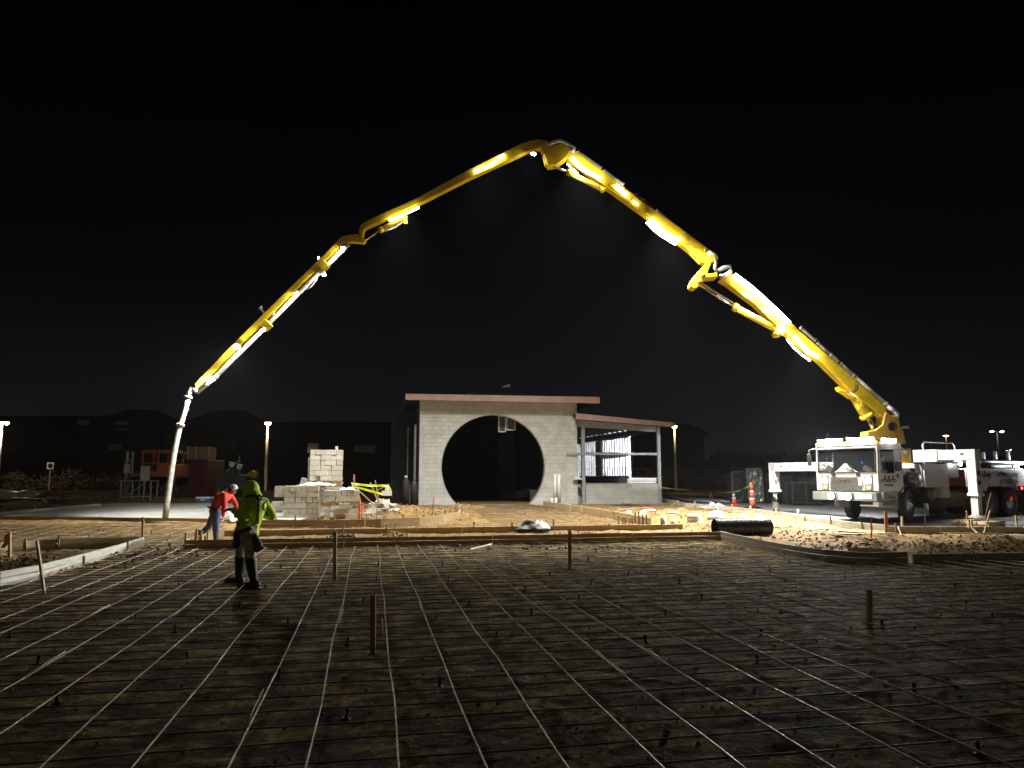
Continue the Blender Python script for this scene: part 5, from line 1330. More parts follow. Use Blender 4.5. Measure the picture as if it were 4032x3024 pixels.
# lamps along the boom
TUBE = glow('led_tube', (1.0, .98, .95), 24)
TR3 = TI.to_3x3()
def strip(pts, parent, power, n=2, r=.035, dy=-.30, off=(0, -.35, -.1), col=LED, dirn=(-.06, .10, -1)):
    pp = [P(x, y, dy) for x, y in pts]
    o = wb().tube(pp, r, 8).build('led_tube', TUBE, parent, True)
    L = [0]
    for a, b in zip(pp, pp[1:]): L.append(L[-1] + (b - a).length)
    for i in range(n):
        s = L[-1] * (i + .5) / n
        for k in range(len(pp) - 1):
            if L[k + 1] >= s - 1e-6:
                w = pp[k].lerp(pp[k + 1], (s - L[k]) / (L[k + 1] - L[k])); break
        lamp('led_light', TI @ (w + Vector((0, -.2, -.12))), power / n * LK * 11.5, col, .10, o, spot=110, aim=TR3 @ Vector(dirn), blend=1.0)
    return o
strip([(2892, 1082), (2950, 1125), (3010, 1178), (3060, 1225), (3108, 1272)], A1, 520, 3, .08, -.34, (0, -.35, .05), dirn=(.06, .04, -1))
strip([(3125, 1325), (3150, 1350), (3180, 1385), (3222, 1405)], A1, 460, 2, .06, -.36, dirn=(.02, .0, -1))
strip([(3098, 1335), (3125, 1368), (3155, 1395), (3190, 1420)], A1, 260, 1, .03, -.1, (0, -.2, -.35))
strip([(2566, 858), (2590, 888), (2620, 912), (2650, 930), (2682, 942)], A2, 520, 2, .03, -.32, dirn=(.35, .05, -1))
strip([(2558, 864), (2585, 896), (2615, 920), (2645, 938), (2674, 950)], A2, 100, 1, .03, -.32)
strip([(2546, 875), (2575, 905), (2605, 928), (2660, 962)], A2, 520, 2, .045, -.05, (0, -.1, -.35), dirn=(.06, .04, -1))
strip([(2252, 622), (2280, 652), (2310, 675), (2368, 705)], A2, 620, 2, .07, -.34)
strip([(2234, 645), (2250, 662), (2275, 682)], A2, 150, 1, .03, -.1, (0, -.2, -.3))
strip([(2425, 728), (2445, 745), (2466, 770)], A2, 200, 1, .06, -.36)
strip([(2492, 790), (2512, 806)], A2, 40, 1, .025, -.36)
strip([(1868, 675), (1895, 662), (1930, 650), (1965, 622), (1985, 610)], A3, 300, 2, .035, -.22, (0, -.4, .1))
strip([(1530, 867), (1560, 858), (1600, 840), (1650, 817)], A3, 420, 2, .04, -.22, (0, -.3, -.3))
WL_ = glow('work_led', (1.0, .98, .95), 420)
def worklight(px, py, parent, power, r=.09, dy=-.25, aim=(-.2, -.1, -1), ld=(-.05, -.12, -.12), brk=True):
    c = P(px, py, dy); q = Vector(aim).to_track_quat('Z', 'Y').to_matrix()
    o = wb().lathe([(.03, -.12), (r, -.06), (r, 0)], c, 14, q).build('work_light', mat('lamp_shell', (.55, .54, .5), .4, .3), parent, True)
    wb().lathe([(r * .92, .002), (r * .6, .02), (.001, .03)], c, 14, q).build('work_light_lens', WL_, o, True)
    lamp('work_light_lamp', TI @ (c + Vector(aim).normalized() * .06), power * LK * 3, LED, .07, o, spot=122, aim=TR3 @ Vector(aim), blend=1.0)
    return o
worklight(2100, 606, A3, 260, .10)
worklight(1352, 975, A4, 120); worklight(1274, 1082, A4, 200); worklight(1166, 1156, A4, 260); worklight(1036, 1300, A4, 160)
worklight(933, 1366, A4, 900, .14, -.28, (-.1, -.6, -.9), (-.1, -.3, -.05)); worklight(848, 1486, A4, 1300, .09, -.2, (-.9, .5, -.5), (-.15, -.2, -.1))
lamp('star_glare_fill', TI @ P(925, 1372, -.6), 60, LED, .06, A4)  # added lamp: brightens the arm in place of the work light's glare
worklight(1254, 1015, A4, 8, .05, 0, (-.5, -.6, .3), (-.1, -.15, .05))
wb().tube([P(1045, 1235), P(1028, 1212)], .05, 8).tube([P(1031, 1216), P(1025, 1208)], .075, 8).build('pipe_bracket', PIPE, A4, True)
for x, y in ((1275, 1048), (1050, 1282)): wb().box(P(x, y, -.05), (.3, .3, .3), Matrix.Rotation(.78, 3, 'Y')).build('bracket_block', YEL, A4, bevel=.02)
# white tip pipe slung under the last section, cables, elbow and rubber end hose
wb().tube([P(1372, 962), P(1290, 1042), P(1160, 1170), P(1035, 1298), P(900, 1432), P(850, 1482), P(775, 1545)], .085, 12).build('tip_pipe', mat('tip_pipe_paint', (.70, .67, .56), .4, .1), A4, True)
wb().tube([P(1256, 1062), P(1248, 1100), P(1225, 1130), P(1180, 1152)], .02, 6).tube([P(1262, 1062), P(1240, 1095), P(1205, 1125), P(1178, 1148)], .018, 6).tube([P(918, 1405), P(905, 1430), P(880, 1452), P(858, 1460)], .018, 6).tube([P(1085, 1225), P(1070, 1250), P(1058, 1272)], .018, 6).build('lamp_cable', PVC, A4, True)
def hz(px, py, f): return at(px, py, 27.0 - 1.0 * f)
hp = [(760, 1527, 0), (748, 1545, 0), (741, 1565, .02), (733, 1600, .1), (722, 1640, .15), (708, 1680, .25), (697, 1730, .35), (683, 1800, .5), (673, 1870, .65), (665, 1930, .8), (656, 1990, .9), (651, 2038, 1.0)]
el = wb().tube([P(778, 1542), P(768, 1532), P(755, 1530), P(747, 1545), hz(741, 1568, .02)], .10, 14).build('tip_elbow', mat('elbow_pale', (.66, .64, .60), .4, .2), A4, True)
hose = wb().tube([hz(*p) for p in hp[2:]], [.085, .085, .09, .095, .095, .1, .1, .1, .1, .1], 16).build('end_hose', HOSE, truck, True)
for p, q in (((742, 1561, .02), (740, 1568, .03)), ((711, 1671, .23), (709, 1678, .25))):
    a, b = hz(*p), hz(*q); wb().tube([a, b], .15, 14).build('hose_clamp', PIPE, hose, True)
for px, py in ((744, 1582), (736, 1612), (722, 1651)):
    c = hz(px, py, .1); wb().lathe([(.05, -.02), (.07, 0), (.05, .02), (.035, 0), (.05, -.02)], c, 10, Matrix.Rotation(R(90), 3, 'X')).build('clamp_ring', PIPE, hose)
# ------------------------------------------------------------------ people
SKIN = mat('skin', (.42, .24, .16), .55, col2=(.36, .20, .13), scale=14)
HIVIS = mat('hivis_hoodie', (.68, .92, .03), .75, col2=(.58, .82, .03), scale=6, bump=.5, bscale=9)
HIVD = mat('hivis_shaded', (.22, .40, .02), .8)  # darker green: shade inside the hood put into the colour
REDJ = mat('red_shirt', (.88, .075, .045), .7, col2=(.74, .06, .035), scale=7, bump=.5, bscale=10)
JEAN = mat('blue_jeans', (.13, .17, .26), .85, col2=(.07, .09, .15), scale=11, bump=.4, bscale=14)
KHAK = mat('grey_trousers', (.55, .54, .42), .85, col2=(.28, .28, .22), scale=8, bump=.5, bscale=11)
BOOT = mat('rubber_boot', (.014, .014, .015), .42)
STRAP = mat('harness_strap', (.03, .04, .03), .7)
LEATH = mat('pouch_leather', (.10, .065, .04), .75, col2=(.06, .04, .025), scale=9, bump=.4)
GLOVE = mat('glove_dark', (.05, .05, .05), .8)
def hand(w, d, n, side, r=.0085, curl=.5):
    """palm and five fingers as limb segments: w wrist, d direction of the hand, n palm normal"""
    w, d, n = Vector(w), Vector(d).normalized(), Vector(n).normalized(); s = d.cross(n).normalized() * side
    n = s.cross(d).normalized() * side
    L = []
    L.append(('c', w, w + d * .03, .026, .028)); base_ = w + d * .085
    for k in range(4):
        o = (k - 1.5) * .0225
        L.append(('c', w + d * .02 + s * o * .6, base_ + s * o, .017, .0125))
        ln = (.036, .042, .039, .030)[k]; p = base_ + s * o; a = curl * .5; q = p
        for j in range(3):
            dd = (d * math.cos(a) + n * math.sin(a) + s * (k - 1.5) * .05).normalized(); q2 = q + dd * (ln * (1, .68, .55)[j])
            L.append(('c', q, q2, r * (1.1 - .12 * j), r * (1.0 - .14 * j))); q = q2; a += curl * .8
    t = w + d * .025 - s * .03
    t2 = t + (d * .6 - s * .75 + n * .25).normalized() * .04; t3 = t2 + (d * .9 - s * .2 + n * .3).normalized() * .032
    L += [('c', w + d * .01 - s * .012, t, .016, .013), ('c', t, t2, .0125, .0105), ('c', t2, t3, .0105, .0085)]
    return L
def head_parts(c, f, up, s=1.0):
    """skull, jaw, nose, ears, lips, neck stub; c = centre of skull, f = facing"""
    c, f, up = Vector(c), Vector(f).normalized(), Vector(up).normalized(); up = (up - f * up.dot(f)).normalized(); r = f.cross(up)
    Rm = Matrix((r, f, up)).transposed()
    P_ = [('e', c, (.075 * s, .095 * s, .10 * s), Rm), ('e', c + f * .03 * s - up * .05 * s, (.058 * s, .065 * s, .072 * s), Rm), ('e', c + f * .062 * s - up * .088 * s, (.03 * s, .03 * s, .026 * s), Rm),
          ('c', c + f * .085 * s + up * .0, c + f * .115 * s - up * .032 * s, .010 * s, .016 * s), ('e', c + f * .088 * s - up * .062 * s, (.024 * s, .014 * s, .010 * s), Rm),
          ('e', c + f * .080 * s + up * .022 * s, (.055 * s, .014 * s, .012 * s), Rm)]
    for k in (-1, 1): P_ += [('e', c + r * .078 * s * k - up * .015 * s, (.010 * s, .020 * s, .032 * s), Rm), ('e', c + f * .062 * s + r * .032 * k * s - up * .03 * s, (.024 * s, .02 * s, .018 * s), Rm)]
    return P_, r, f, up
def eyes(parent, c, r, f, up):
    for k in (-1, 1):
        p = Vector(c) + f * .083 + r * .031 * k + up * .002
        e = organic('eye', [('e', p, (.012, .012, .012))], mat('eye_white', (.7, .68, .65), .3), parent, .004, 1)
        organic('iris', [('e', p + f * .009, (.006, .006, .006))], mat('iris_dark', (.03, .02, .015), .3), e, .003, 0)

# --- worker in the green hoodie (local x right, y away, z up)
gp = Vector((at(955, 2308, 11.85).x, 11.85, 0))
G = tag(empty('person', gp), 'worker in a lime green hoodie, black harness straps and tall black boots, looking down', 'person')
hipL, hipR = Vector((-.09, .14, .86)), Vector((.07, -.02, .86))
knL, knR = Vector((-.19, .38, .47)), Vector((.115, -.02, .46))
anL, anR = Vector((-.25, .52, .10)), Vector((.165, .02, .10))
toL, toR = Vector((-.47, .60, .045)), Vector((-.04, .0, .045))
pel = Vector((.0, .06, .92)); ch = Vector((.10, .07, 1.22)); nk = Vector((.10, .06, 1.40)); hd = Vector((.025, .06, 1.52))
shL, shR = Vector((.0, -.10, 1.33)), Vector((.20, .22, 1.33))
elL, elR = Vector((.02, -.14, 1.10)), Vector((.33, .26, 1.12))
wrL, wrR = Vector((-.17, -.05, 1.22)), Vector((.12, .36, 1.12))
hp_, hr_, hf_, hu_ = head_parts(hd, (-.75, .25, -.45), (-.45, .1, .9))
body = hp_ + [('c', nk - Vector((0, 0, .06)), hd - Vector((-.02, 0, .06)), .058, .055), ('c', pel, ch, .125, .14), ('c', shL, shR, .07, .07), ('c', ch, nk, .12, .06),
     ('c', shL, elL, .052, .042), ('c', elL, wrL, .040, .028), ('c', shR, elR, .052, .042), ('c', elR, wrR, .040, .028),
     ('c', hipL, knL, .085, .056), ('c', knL, anL, .055, .038), ('c', hipR, knR, .085, .056), ('c', knR, anR, .055, .038), ('c', hipL, hipR, .10, .10),
     ('c', anL, toL, .035, .028), ('c', anR, toR, .035, .028)]
body += hand(wrL, (-.85, .15, .15), (0, .2, -1), 1, curl=.6) + hand(wrR, (-.8, .35, -.1), (0, 0, -1), -1, curl=.6)
organic('body', body, SKIN, G, .0085, 2)
eyes(G, hd, hr_, hf_, hu_)
hood = [('e', hd + Vector((.02, 0, .015)), (.135, .135, .155), None), ('e', hd + Vector((-.055, .01, -.06)), (.10, .115, .12), Matrix.Rotation(R(-25), 3, 'Y')), ('e', hd + Vector((.05, .0, -.06)), (.13, .13, .12), None), ('e', hd + Vector((.01, 0, .09)), (.07, .08, .07), None)]
jk = [('c', pel + Vector((.035, -.01, -.06)), pel + Vector((.045, -.01, .1)), .165, .165), ('c', pel + Vector((.04, 0, .1)), ch, .172, .178), ('e', ch + Vector((.0, .0, .05)), (.19, .20, .16), None), ('c', nk - Vector((0, 0, .06)), nk + Vector((.0, 0, .04)), .13, .12),
      ('c', shL, elL + Vector((0, 0, -.01)), .088, .078), ('c', elL, wrL, .074, .052), ('c', shR, elR, .088, .076), ('c', elR, wrR, .072, .05), ('c', shL, shR, .085, .085)]
# fabric folds as soft ridges
random.seed(11)
for k in range(7):
    z = .88 + k * .055; jk.append(('c', (.13 + .03 * math.sin(k * 2), -.145, z), (-.06, -.135, z + .035 * math.cos(k * 1.7)), .018, .02))
for k in range(5):
    t = k / 5; p = shL.lerp(elL, t) if k < 3 else elL.lerp(wrL, (t - .5) * 1.4); jk.append(('c', p + Vector((-.045, -.06, -.01)), p + Vector((.05, -.06, .035)), .02, .018))
hoodie = organic('hoodie', hood + jk, HIVIS, G, .011, 2)
tr_ = [('c', hipL + Vector((0, 0, .03)), knL, .112, .082), ('c', knL, knL.lerp(anL, .25), .082, .080), ('c', hipR + Vector((0, 0, .03)), knR, .115, .082), ('c', knR, knR.lerp(anR, .25), .080, .078), ('c', hipL + Vector((0, 0, .02)), hipR + Vector((0, 0, .02)), .125, .13)]
for k in range(4): tr_.append(('c', knR + Vector((.06, -.05, .05 * k)), knR + Vector((-.07, -.05, .03 + .05 * k)), .02, .02))
organic('hood_shade_patch', [('e', hd + Vector((-.115, -.03, -.045)), (.05, .085, .10), Matrix.Rotation(R(-30), 3, 'Y'))], HIVD, G, .009, 1)  # dark patch standing in for the shaded hollow of the hood
organic('trousers', tr_, KHAK, G, .011, 2)
for a_1, k_1, t_1 in ((anL, knL, toL), (anR, knR, toR)):
    top = k_1.lerp(a_1, .04)
    d_ = (t_1 - a_1); d_.z = 0; d_.normalize()
    bt_ = organic('boot', [('c', top, a_1 + Vector((0, 0, .03)), .094, .064), ('c', a_1 + Vector((0, 0, -.02)) - d_ * .045, a_1 + Vector((0, 0, -.03)), .06, .06), ('c', a_1 + Vector((0, 0, -.03)), t_1 + Vector((0, 0, .0)), .06, .046)], BOOT, G, .010, 2)
    MB().bar(a_1 - d_ * .11 + Vector((0, 0, -.09)), t_1 + d_ * .05 + Vector((0, 0, -.035)), .10, .022).build('sole', mat('boot_sole', (.10, .09, .07), .7), bt_, bevel=.006)
# harness straps that lie on the jacket
st_ = MB()
def strap(pts, w, name='harness_strap', m=STRAP, parent=G, t=.012):
    b = MB(); P_ = [Vector(p) for p in pts]; vs = []
    c = Vector((.08, .07, 0))
    Q = []
    for a, q in zip(P_, P_[1:]):
        for i in range(6): Q.append(a.lerp(q, i / 6))
    Q.append(P_[-1])
    for i, p in enumerate(Q):
        d = (Q[min(i + 1, len(Q) - 1)] - Q[max(0, i - 1)]).normalized(); n = Vector((p.x - c.x, p.y - c.y, 0)).normalized(); s = d.cross(n).normalized() * w / 2
        vs += [p + s, p - s, p - s + n * t, p + s + n * t]
    k = len(Q); fs = [(i * 4 + j, i * 4 + (j + 1) % 4, i * 4 + 4 + (j + 1) % 4, i * 4 + 4 + j) for i in range(k - 1) for j in range(4)] + [(0, 1, 2, 3), (k * 4 - 1, k * 4 - 2, k * 4 - 3, k * 4 - 4)]
    return b.add(vs, fs).build(name, m, parent)
# the strap points are snapped on the hoodie's surface
from mathutils.bvhtree import BVHTree
hv = BVHTree.FromPolygons([v.co.copy() for v in hoodie.data.vertices], [tuple(p.vertices) for p in hoodie.data.polygons])
def on_hoodie(x, z, y0=-1.0):
    h = hv.ray_cast(Vector((x, y0, z)), Vector((0, 1, 0)))
    return (h[0] + Vector((0, -.008, 0))) if h[0] else Vector((x, -.1, z))
def path_on(pts, n=5):
    o = []
    for (a, b) in zip(pts, pts[1:]):
        for i in range(n): o.append(on_hoodie(a[0] + (b[0] - a[0]) * i / n, a[1] + (b[1] - a[1]) * i / n))
    o.append(on_hoodie(*pts[-1])); return o
LG = lambda cx, cy: ((cx - 647) / 816, (1519 - cy) / 816)
strap(path_on([LG(660, 350), LG(720, 335), LG(780, 345), LG(820, 400), LG(830, 480), LG(822, 560), LG(810, 700)]), .032)
strap(path_on([LG(850, 330), LG(800, 350), LG(825, 420)]), .034)
strap(path_on([LG(858, 335), LG(868, 400), LG(872, 500), LG(868, 600)]), .024)
strap(path_on([LG(590, 790), LG(650, 785), LG(720, 760), LG(800, 735)]), .055, 'tool_belt')
strap(path_on([LG(562, 600), LG(565, 700), LG(590, 790)]), .03)
organic('tool_pouch', [('c', (.17, -.06, .82), (.23, -.04, .68), .05, .075), ('c', (.22, -.05, .62), (.29, -.03, .64), .055, .04)], LEATH, G, .011, 2)
organic('tool_pouch', [('c', (-.10, -.06, .84), (-.11, -.04, .68), .06, .055)], mat('pouch_dark', (.03, .025, .02), .7), G, .011, 2)
organic('glove', [(a if a[0] == 'e' else ('c', a[1], a[2], a[3] + .005, a[4] + .005)) for a in hand(wrL, (-.85, .15, .15), (0, .2, -1), 1, curl=.6)], GLOVE, G, .006, 1)

# --- worker in the red shirt
rp = Vector((at(851, 2140, 19.05).x, 19.05, base(19.05)))
RD = tag(empty('person', rp), 'worker in a red shirt, blue jeans and white cap, bending forward', 'person')
hipA, hipB = Vector((.0, -.07, .80)), Vector((-.12, .12, .80))
knA, anA, toA = Vector((.0, -.06, .44)), Vector((.0, .0, .09)), Vector((.17, -.03, .04))
knB, anB, toB = Vector((-.30, .25, .46)), Vector((-.58, .42, .24)), Vector((-.52, .44, .07))
pelr = Vector((-.08, .02, .86)); chr_ = Vector((.10, .0, 1.17)); nkr = Vector((.25, -.02, 1.33)); hdr = Vector((.37, -.01, 1.40))
sA, sB = Vector((.20, -.17, 1.26)), Vector((.22, .16, 1.27))
eA, wA = Vector((.245, -.20, 1.0)), Vector((.215, -.18, .74)); eB, wB = Vector((.36, .22, 1.02)), Vector((.44, .2, .82))
hp_, hr_, hf_, hu_ = head_parts(hdr, (.85, .15, -.45), (.45, 0, .9))
body = hp_ + [('c', nkr - Vector((.05, 0, .04)), hdr - Vector((.03, 0, .05)), .06, .056), ('c', pelr, chr_, .125, .14), ('c', sA, sB, .07, .07), ('c', chr_, nkr, .12, .06),
     ('c', sA, eA, .052, .042), ('c', eA, wA, .040, .028), ('c', sB, eB, .052, .042), ('c', eB, wB, .040, .028),
     ('c', hipA, knA, .09, .058), ('c', knA, anA, .055, .038), ('c', hipB, knB, .09, .058), ('c', knB, anB, .055, .038), ('c', hipA, hipB, .10, .10), ('c', anA, toA, .035, .028), ('c', anB, toB, .035, .028)]
body += hand(wA, (-.05, .0, -1), (1, .1, 0), 1, curl=.35) + hand(wB, (.15, 0, -1), (-1, 0, 0), -1, curl=.4)
organic('body', body, SKIN, RD, .0085, 2)
eyes(RD, hdr, hr_, hf_, hu_)
organic('hair', [('e', hdr - hf_ * .03 - hu_ * .01, (.082, .082, .085)), ('e', hdr - hf_ * .05 - hu_ * .05, (.07, .05, .05))], mat('hair_black', (.012, .01, .009), .7), RD, .010, 2)
cp_ = organic('cap', [('e', hdr + hu_ * .045 - hf_ * .01, (.098, .105, .082)), ('c', hdr + hf_ * .06 + hu_ * .055, hdr + hf_ * .15 + hu_ * .035, .045, .03)], mat('cap_white', (.66, .65, .60), .8, col2=(.52, .51, .46), scale=9), RD, .009, 2)
MB().box(hdr + Vector((.02, -.10, .075)), (.015, .006, .045), Matrix.Rotation(.3, 3, 'Y')).build('cap_mark', TRG, cp_)
sh_ = [('c', pelr + Vector((.02, 0, .0)), pelr + Vector((.05, 0, .1)), .15, .155), ('c', pelr + Vector((.05, 0, .1)), chr_, .158, .17), ('e', chr_ + Vector((.05, 0, .04)), (.16, .20, .15), None), ('c', chr_, nkr + Vector((-.02, 0, .0)), .12, .085),
       ('c', sA, eA, .080, .068), ('c', eA, wA + Vector((0, 0, .02)), .064, .046), ('c', sB, eB, .078, .066), ('c', eB, wB + Vector((0, 0, .02)), .062, .044), ('c', sA, sB, .078, .078)]
for k in range(6):
    p = pelr.lerp(chr_, k / 6); sh_.append(('c', p + Vector((-.09, -.12, -.02)), p + Vector((.10, -.125, .05 * math.cos(k))), .02, .02))
for k in range(4):
    p = sA.lerp(wA, .1 + k / 5); sh_.append(('c', p + Vector((-.04, -.05, 0)), p + Vector((.045, -.05, .03)), .018, .016))
organic('shirt', sh_, REDJ, RD, .011, 2)
jn = [('c', hipA, knA, .118, .085), ('c', knA, anA + Vector((0, 0, .0)), .084, .072), ('c', hipB, knB, .115, .082), ('c', knB, anB, .08, .066), ('c', hipA, hipB, .13, .13), ('c', pelr, pelr + Vector((.02, 0, .0)), .145, .145)]
for k in range(4): jn.append(('c', knA + Vector((.06, -.06, .04 * k - .05)), knA + Vector((-.06, -.06, .05 * k - .02)), .02, .018))
organic('jeans', jn, JEAN, RD, .011, 2)
MB().bar(Vector((-.20, -.17, .97)), Vector((.06, -.17, .88)), .02, .05).build('belt', STRAP, RD, bevel=.006)
for a_1, t_1 in ((anA, toA), (anB, toB)):
    organic('boot', [('c', a_1 + Vector((0, 0, .06)), a_1, .062, .056), ('c', a_1, t_1 + Vector((0, 0, .01)), .056, .046), ('c', a_1 - (t_1 - a_1).normalized() * .04, a_1, .05, .05)], BOOT, RD, .010, 2)
# bucket edge he is standing by: pale form sack
q = gnd(905, 2035)
crumple('crumpled_sheet', 'pale cloth bundle on the slab edge behind the two workers', 'sheet', at(905, 2040, 25.6).x, 25.6, base(25.6) + .06, .24, .2, .3, mat('cloth_pale', (.66, .64, .56), .8), 41, 14)

# ------------------------------------------------------------------ dark equipment yard on the left
RO = mat('machine_orange', (.50, .11, .03), .55, col2=(.38, .08, .025), scale=3)
def fr(px, py, Y): q = at(px, py, Y); return q
def eq(name, label, cat, px, Y, rz=0):
    q = at(px, 1950, Y); return tag(empty(name, (q.x, Y, base(Y)), rz), label, cat)
def zpx(py, Y): return at(2016, py, Y).z - base(Y)
tl = eq('forklift', 'orange rough terrain forklift parked in the dark behind the fresh slab', 'forklift', 605, 41, R(0))
MB().box((0, .6, 1.05), (2.5, 1.6, .62)).prism([(-1.25, -.2, .75), (1.25, -.2, .75), (1.25, -.2, 2.0), (.3, -.2, 2.05), (.1, -.2, 1.6), (-1.25, -.2, 1.5)], (0, 1.6, 0)).box((.1, .5, 2.72), (1.7, 1.3, .14)).build('body', RO, tl, bevel=.05)
c_ = MB()
for x in (-.75, .1, .95):
    for y in (.0, 1.2): c_.bar((x, y, 1.5), (x + .05, y, 2.6), .09, .09)
c_.box((.15, .6, 2.66), (1.9, 1.4, .1)).bar((-.75, 0, 2.05), (.95, 0, 2.05), .06, .06)
c_.build('cab_frame', RO, tl, bevel=.01)
MB().box((-.45, .1, 2.0), (.5, .05, .6)).build('seat', TRG, tl)
m_ = MB()
for x in (-1.55, -1.85): m_.box((x, .5, 1.4), (.1, .14, 2.6))
m_.box((-1.7, .5, .5), (.5, .1, .5)).box((-1.7, .5, 2.2), (.4, .1, .1))
m_.build('mast', GREYST, tl)
MB().box((-1.75, .4, 1.75), (.32, .1, .5)).build('load_backrest', REFL, tl)
MB().box((-2.3, .3, .22), (1.2, .12, .05)).box((-2.3, .9, .22), (1.2, .12, .05)).build('fork', GREYST, tl)
for x in (-.8, .9):
    for y in (-.15, 1.35): MB().lathe([(.25, -.14), (.45, -.14), (.5, -.08), (.5, .08), (.45, .14), (.25, .14), (.2, .05), (.001, .05)], (x, y, .5), 22, Matrix.Rotation(R(90), 3, 'X')).build('wheel', TYRE, tl)
sf = eq('work_frame', 'low grey steel frame with a pale box on it, left of the orange forklift', 'frame', 520, 38.5)
b = MB()
for x in (-.6, 0, .6, .95):
    b.box((x, 0, .55), (.06, .06, 1.1)); b.box((x, .7, .55), (.06, .06, 1.1))
b.box((.15, .35, 1.12), (1.7, .8, .05)).box((.15, 0, .3), (1.6, .04, .06)).bar((-.6, 0, .1), (.6, 0, 1.0), .04, .04)
b.build('frame', GREYST, sf); MB().box((.45, .3, 1.5), (.38, .3, .75)).build('pale_box', mat('pale_box', (.5, .5, .42), .6), sf, bevel=.03)
ct = eq('storage_container', 'dark red container with a wooden crate on its roof, behind the rubber hose', 'container', 742, 44)
w0 = at(680, 1900, 44).x; w1 = at(820, 1900, 44).x; hc = zpx(1809, 44)
MB().box((0, 1.3, hc / 2), (w1 - w0, 2.5, hc)).build('body', mat('container_red', (.16, .022, .03), .6, col2=(.11, .016, .022), scale=2), ct, bevel=.03)
rb = MB()
for k in range(9): rb.box((-(w1 - w0) / 2 + .15 + k * (w1 - w0 - .3) / 8, .03, hc / 2), (.05, .06, hc - .2))
rb.build('door_ribs', MATS['container_red'], ct)
cr_ = tag(empty('wooden_crate', (at(776, 1800, 44.2).x, 44.4, base(44) + hc)), 'wooden crate with pale corner posts sitting on the dark red container', 'crate')
ch_ = zpx(1757, 44) - hc; MB().box((0, .5, ch_ / 2), (1.30, 1.0, ch_ - .03)).build('crate_panel', mat('crate_ply', (.34, .24, .13), .8, scale=3), cr_)
for x in (-.66, -.13, .6): MB().box((x, -.03, ch_ / 2), (.07, .05, ch_)).build('corner_post', mat('crate_post', (.6, .56, .48), .8), cr_)
co = eq('cooler', 'blue cooler with a white lid standing at the far edge of the fresh concrete', 'cooler', 797, 36.8)
hcol = zpx(1957, 36.8) ; MB().box((0, .3, (hcol - .08) / 2), (.66, .5, hcol - .08)).build('body', mat('cooler_blue', (.05, .14, .24), .45), co, bevel=.04)
MB().box((0, .3, hcol - .04), (.70, .54, .08)).build('lid', REFL, co, bevel=.02); MB().box((0, .02, hcol * .6), (.2, .04, .05)).build('latch', REFL, co)
mx_ = eq('mortar_mixer', 'dark grey mortar mixer with two pale buckets on top, behind the red shirted worker', 'mixer', 905, 42)
MB().box((0, .5, 1.0), (1.6, .9, .7)).lathe([(.3, -.5), (.5, -.4), (.5, .4), (.3, .5)], (-.2, .5, 1.2), 18, Matrix.Rotation(R(90), 3, 'Y')).build('drum', mat('mixer_dark', (.06, .065, .07), .6, .2), mx_)
b = MB()
for x in (-.7, .7):
    for y in (.1, .9): b.box((x, y, .35), (.07, .07, .7))
b.bar((-.5, .2, 1.4), (.4, .2, 2.3), .05, .05).bar((.5, .2, .8), (.35, .2, 2.5), .05, .05)
b.build('frame', GREYST, mx_)
for x, z in ((-.05, zpx(1830, 42)), (.38, zpx(1838, 42))): MB().lathe([(.13, -.14), (.17, .16), (.155, .16), (.12, -.1), (.001, -.1)], (x, .2, z), 16, Matrix.Rotation(.25, 3, 'Y')).build('bucket', REFL, mx_, True)
yl = eq('generator', 'small yellow and pale blue site generator standing in the dark beyond the mixer', 'generator', 972, 45)
zy = zpx(1883, 45)
MB().prism([(-.1, 0, zy), (.5, 0, zy), (.48, 0, zy + .3), (.25, 0, zy + .48), (.0, 0, zy + .34)], (0, .5, 0)).build('yellow_cover', mat('gen_yellow', (.62, .42, .03), .5), yl, bevel=.03)
MB().box((-.2, .0, zy + .1), (.5, .3, .3)).build('control_panel', mat('gen_blue', (.30, .45, .75), .5, col2=(.6, .65, .8), scale=12), yl, bevel=.02)
MB().box((.1, .3, zy / 2 - .02), (1.4, .8, zy - .06)).build('cabinet', DARKM, yl)
sc = eq('scaffold_frame', 'thin grey scaffold frame standing behind the tall block stack', 'scaffold', 1212, 31.5)
zs = zpx(1804, 31.5)
MB().tube([(0, 0, 0), (0, 0, zs), (.5, 0, zs)], .03, 8).tube([(.5, 0, zs), (.5, 0, 0)], .03, 8).tube([(0, 0, zs * .6), (.5, 0, zs * .6)], .025, 8).build('frame_tube', GREYST, sc, True)
bw = eq('wheelbarrow', 'tipped grey wheelbarrow tray behind the left block cube', 'wheelbarrow', 1185, 30.5, R(10))
z0 = zpx(1880, 30.5)
MB().prism([(-.2, 0, .7), (.25, 0, .75), (.2, 0, z0 - .05), (.0, 0, z0)], (0, .5, 0)).build('tray', GREYST, bw, bevel=.02)
MB().lathe([(.1, -.04), (.18, -.04), (.2, 0), (.18, .04), (.1, .04)], (.1, .25, .2), 16, Matrix.Rotation(R(90), 3, 'X')).build('wheel', TYRE, bw)
MB().bar((-.3, .05, .1), (.2, .05, .8), .03, .03).bar((-.3, .45, .1), (.2, .45, .8), .03, .03).build('handle', WOOD, bw)
# dark equipment leaning by the building's left side
dk = eq('gas_bottle', 'dark pair of bottles leaning by the left wall of the building', 'gas bottle', 1598, 34.5)
MB().lathe([(.16, 0), (.16, 1.1), (.1, 1.25), (.05, 1.3)], (0, 0, 0), 16).build('bottle', DARKM, dk, True); MB().lathe([(.16, 0), (.16, 1.0), (.1, 1.15), (.05, 1.2)], (.36, .1, 0), 16).build('bottle', TRG, dk, True)
MB().box((0, -.02, 1.38), (.12, .08, .08)).build('valve', REFL, dk)
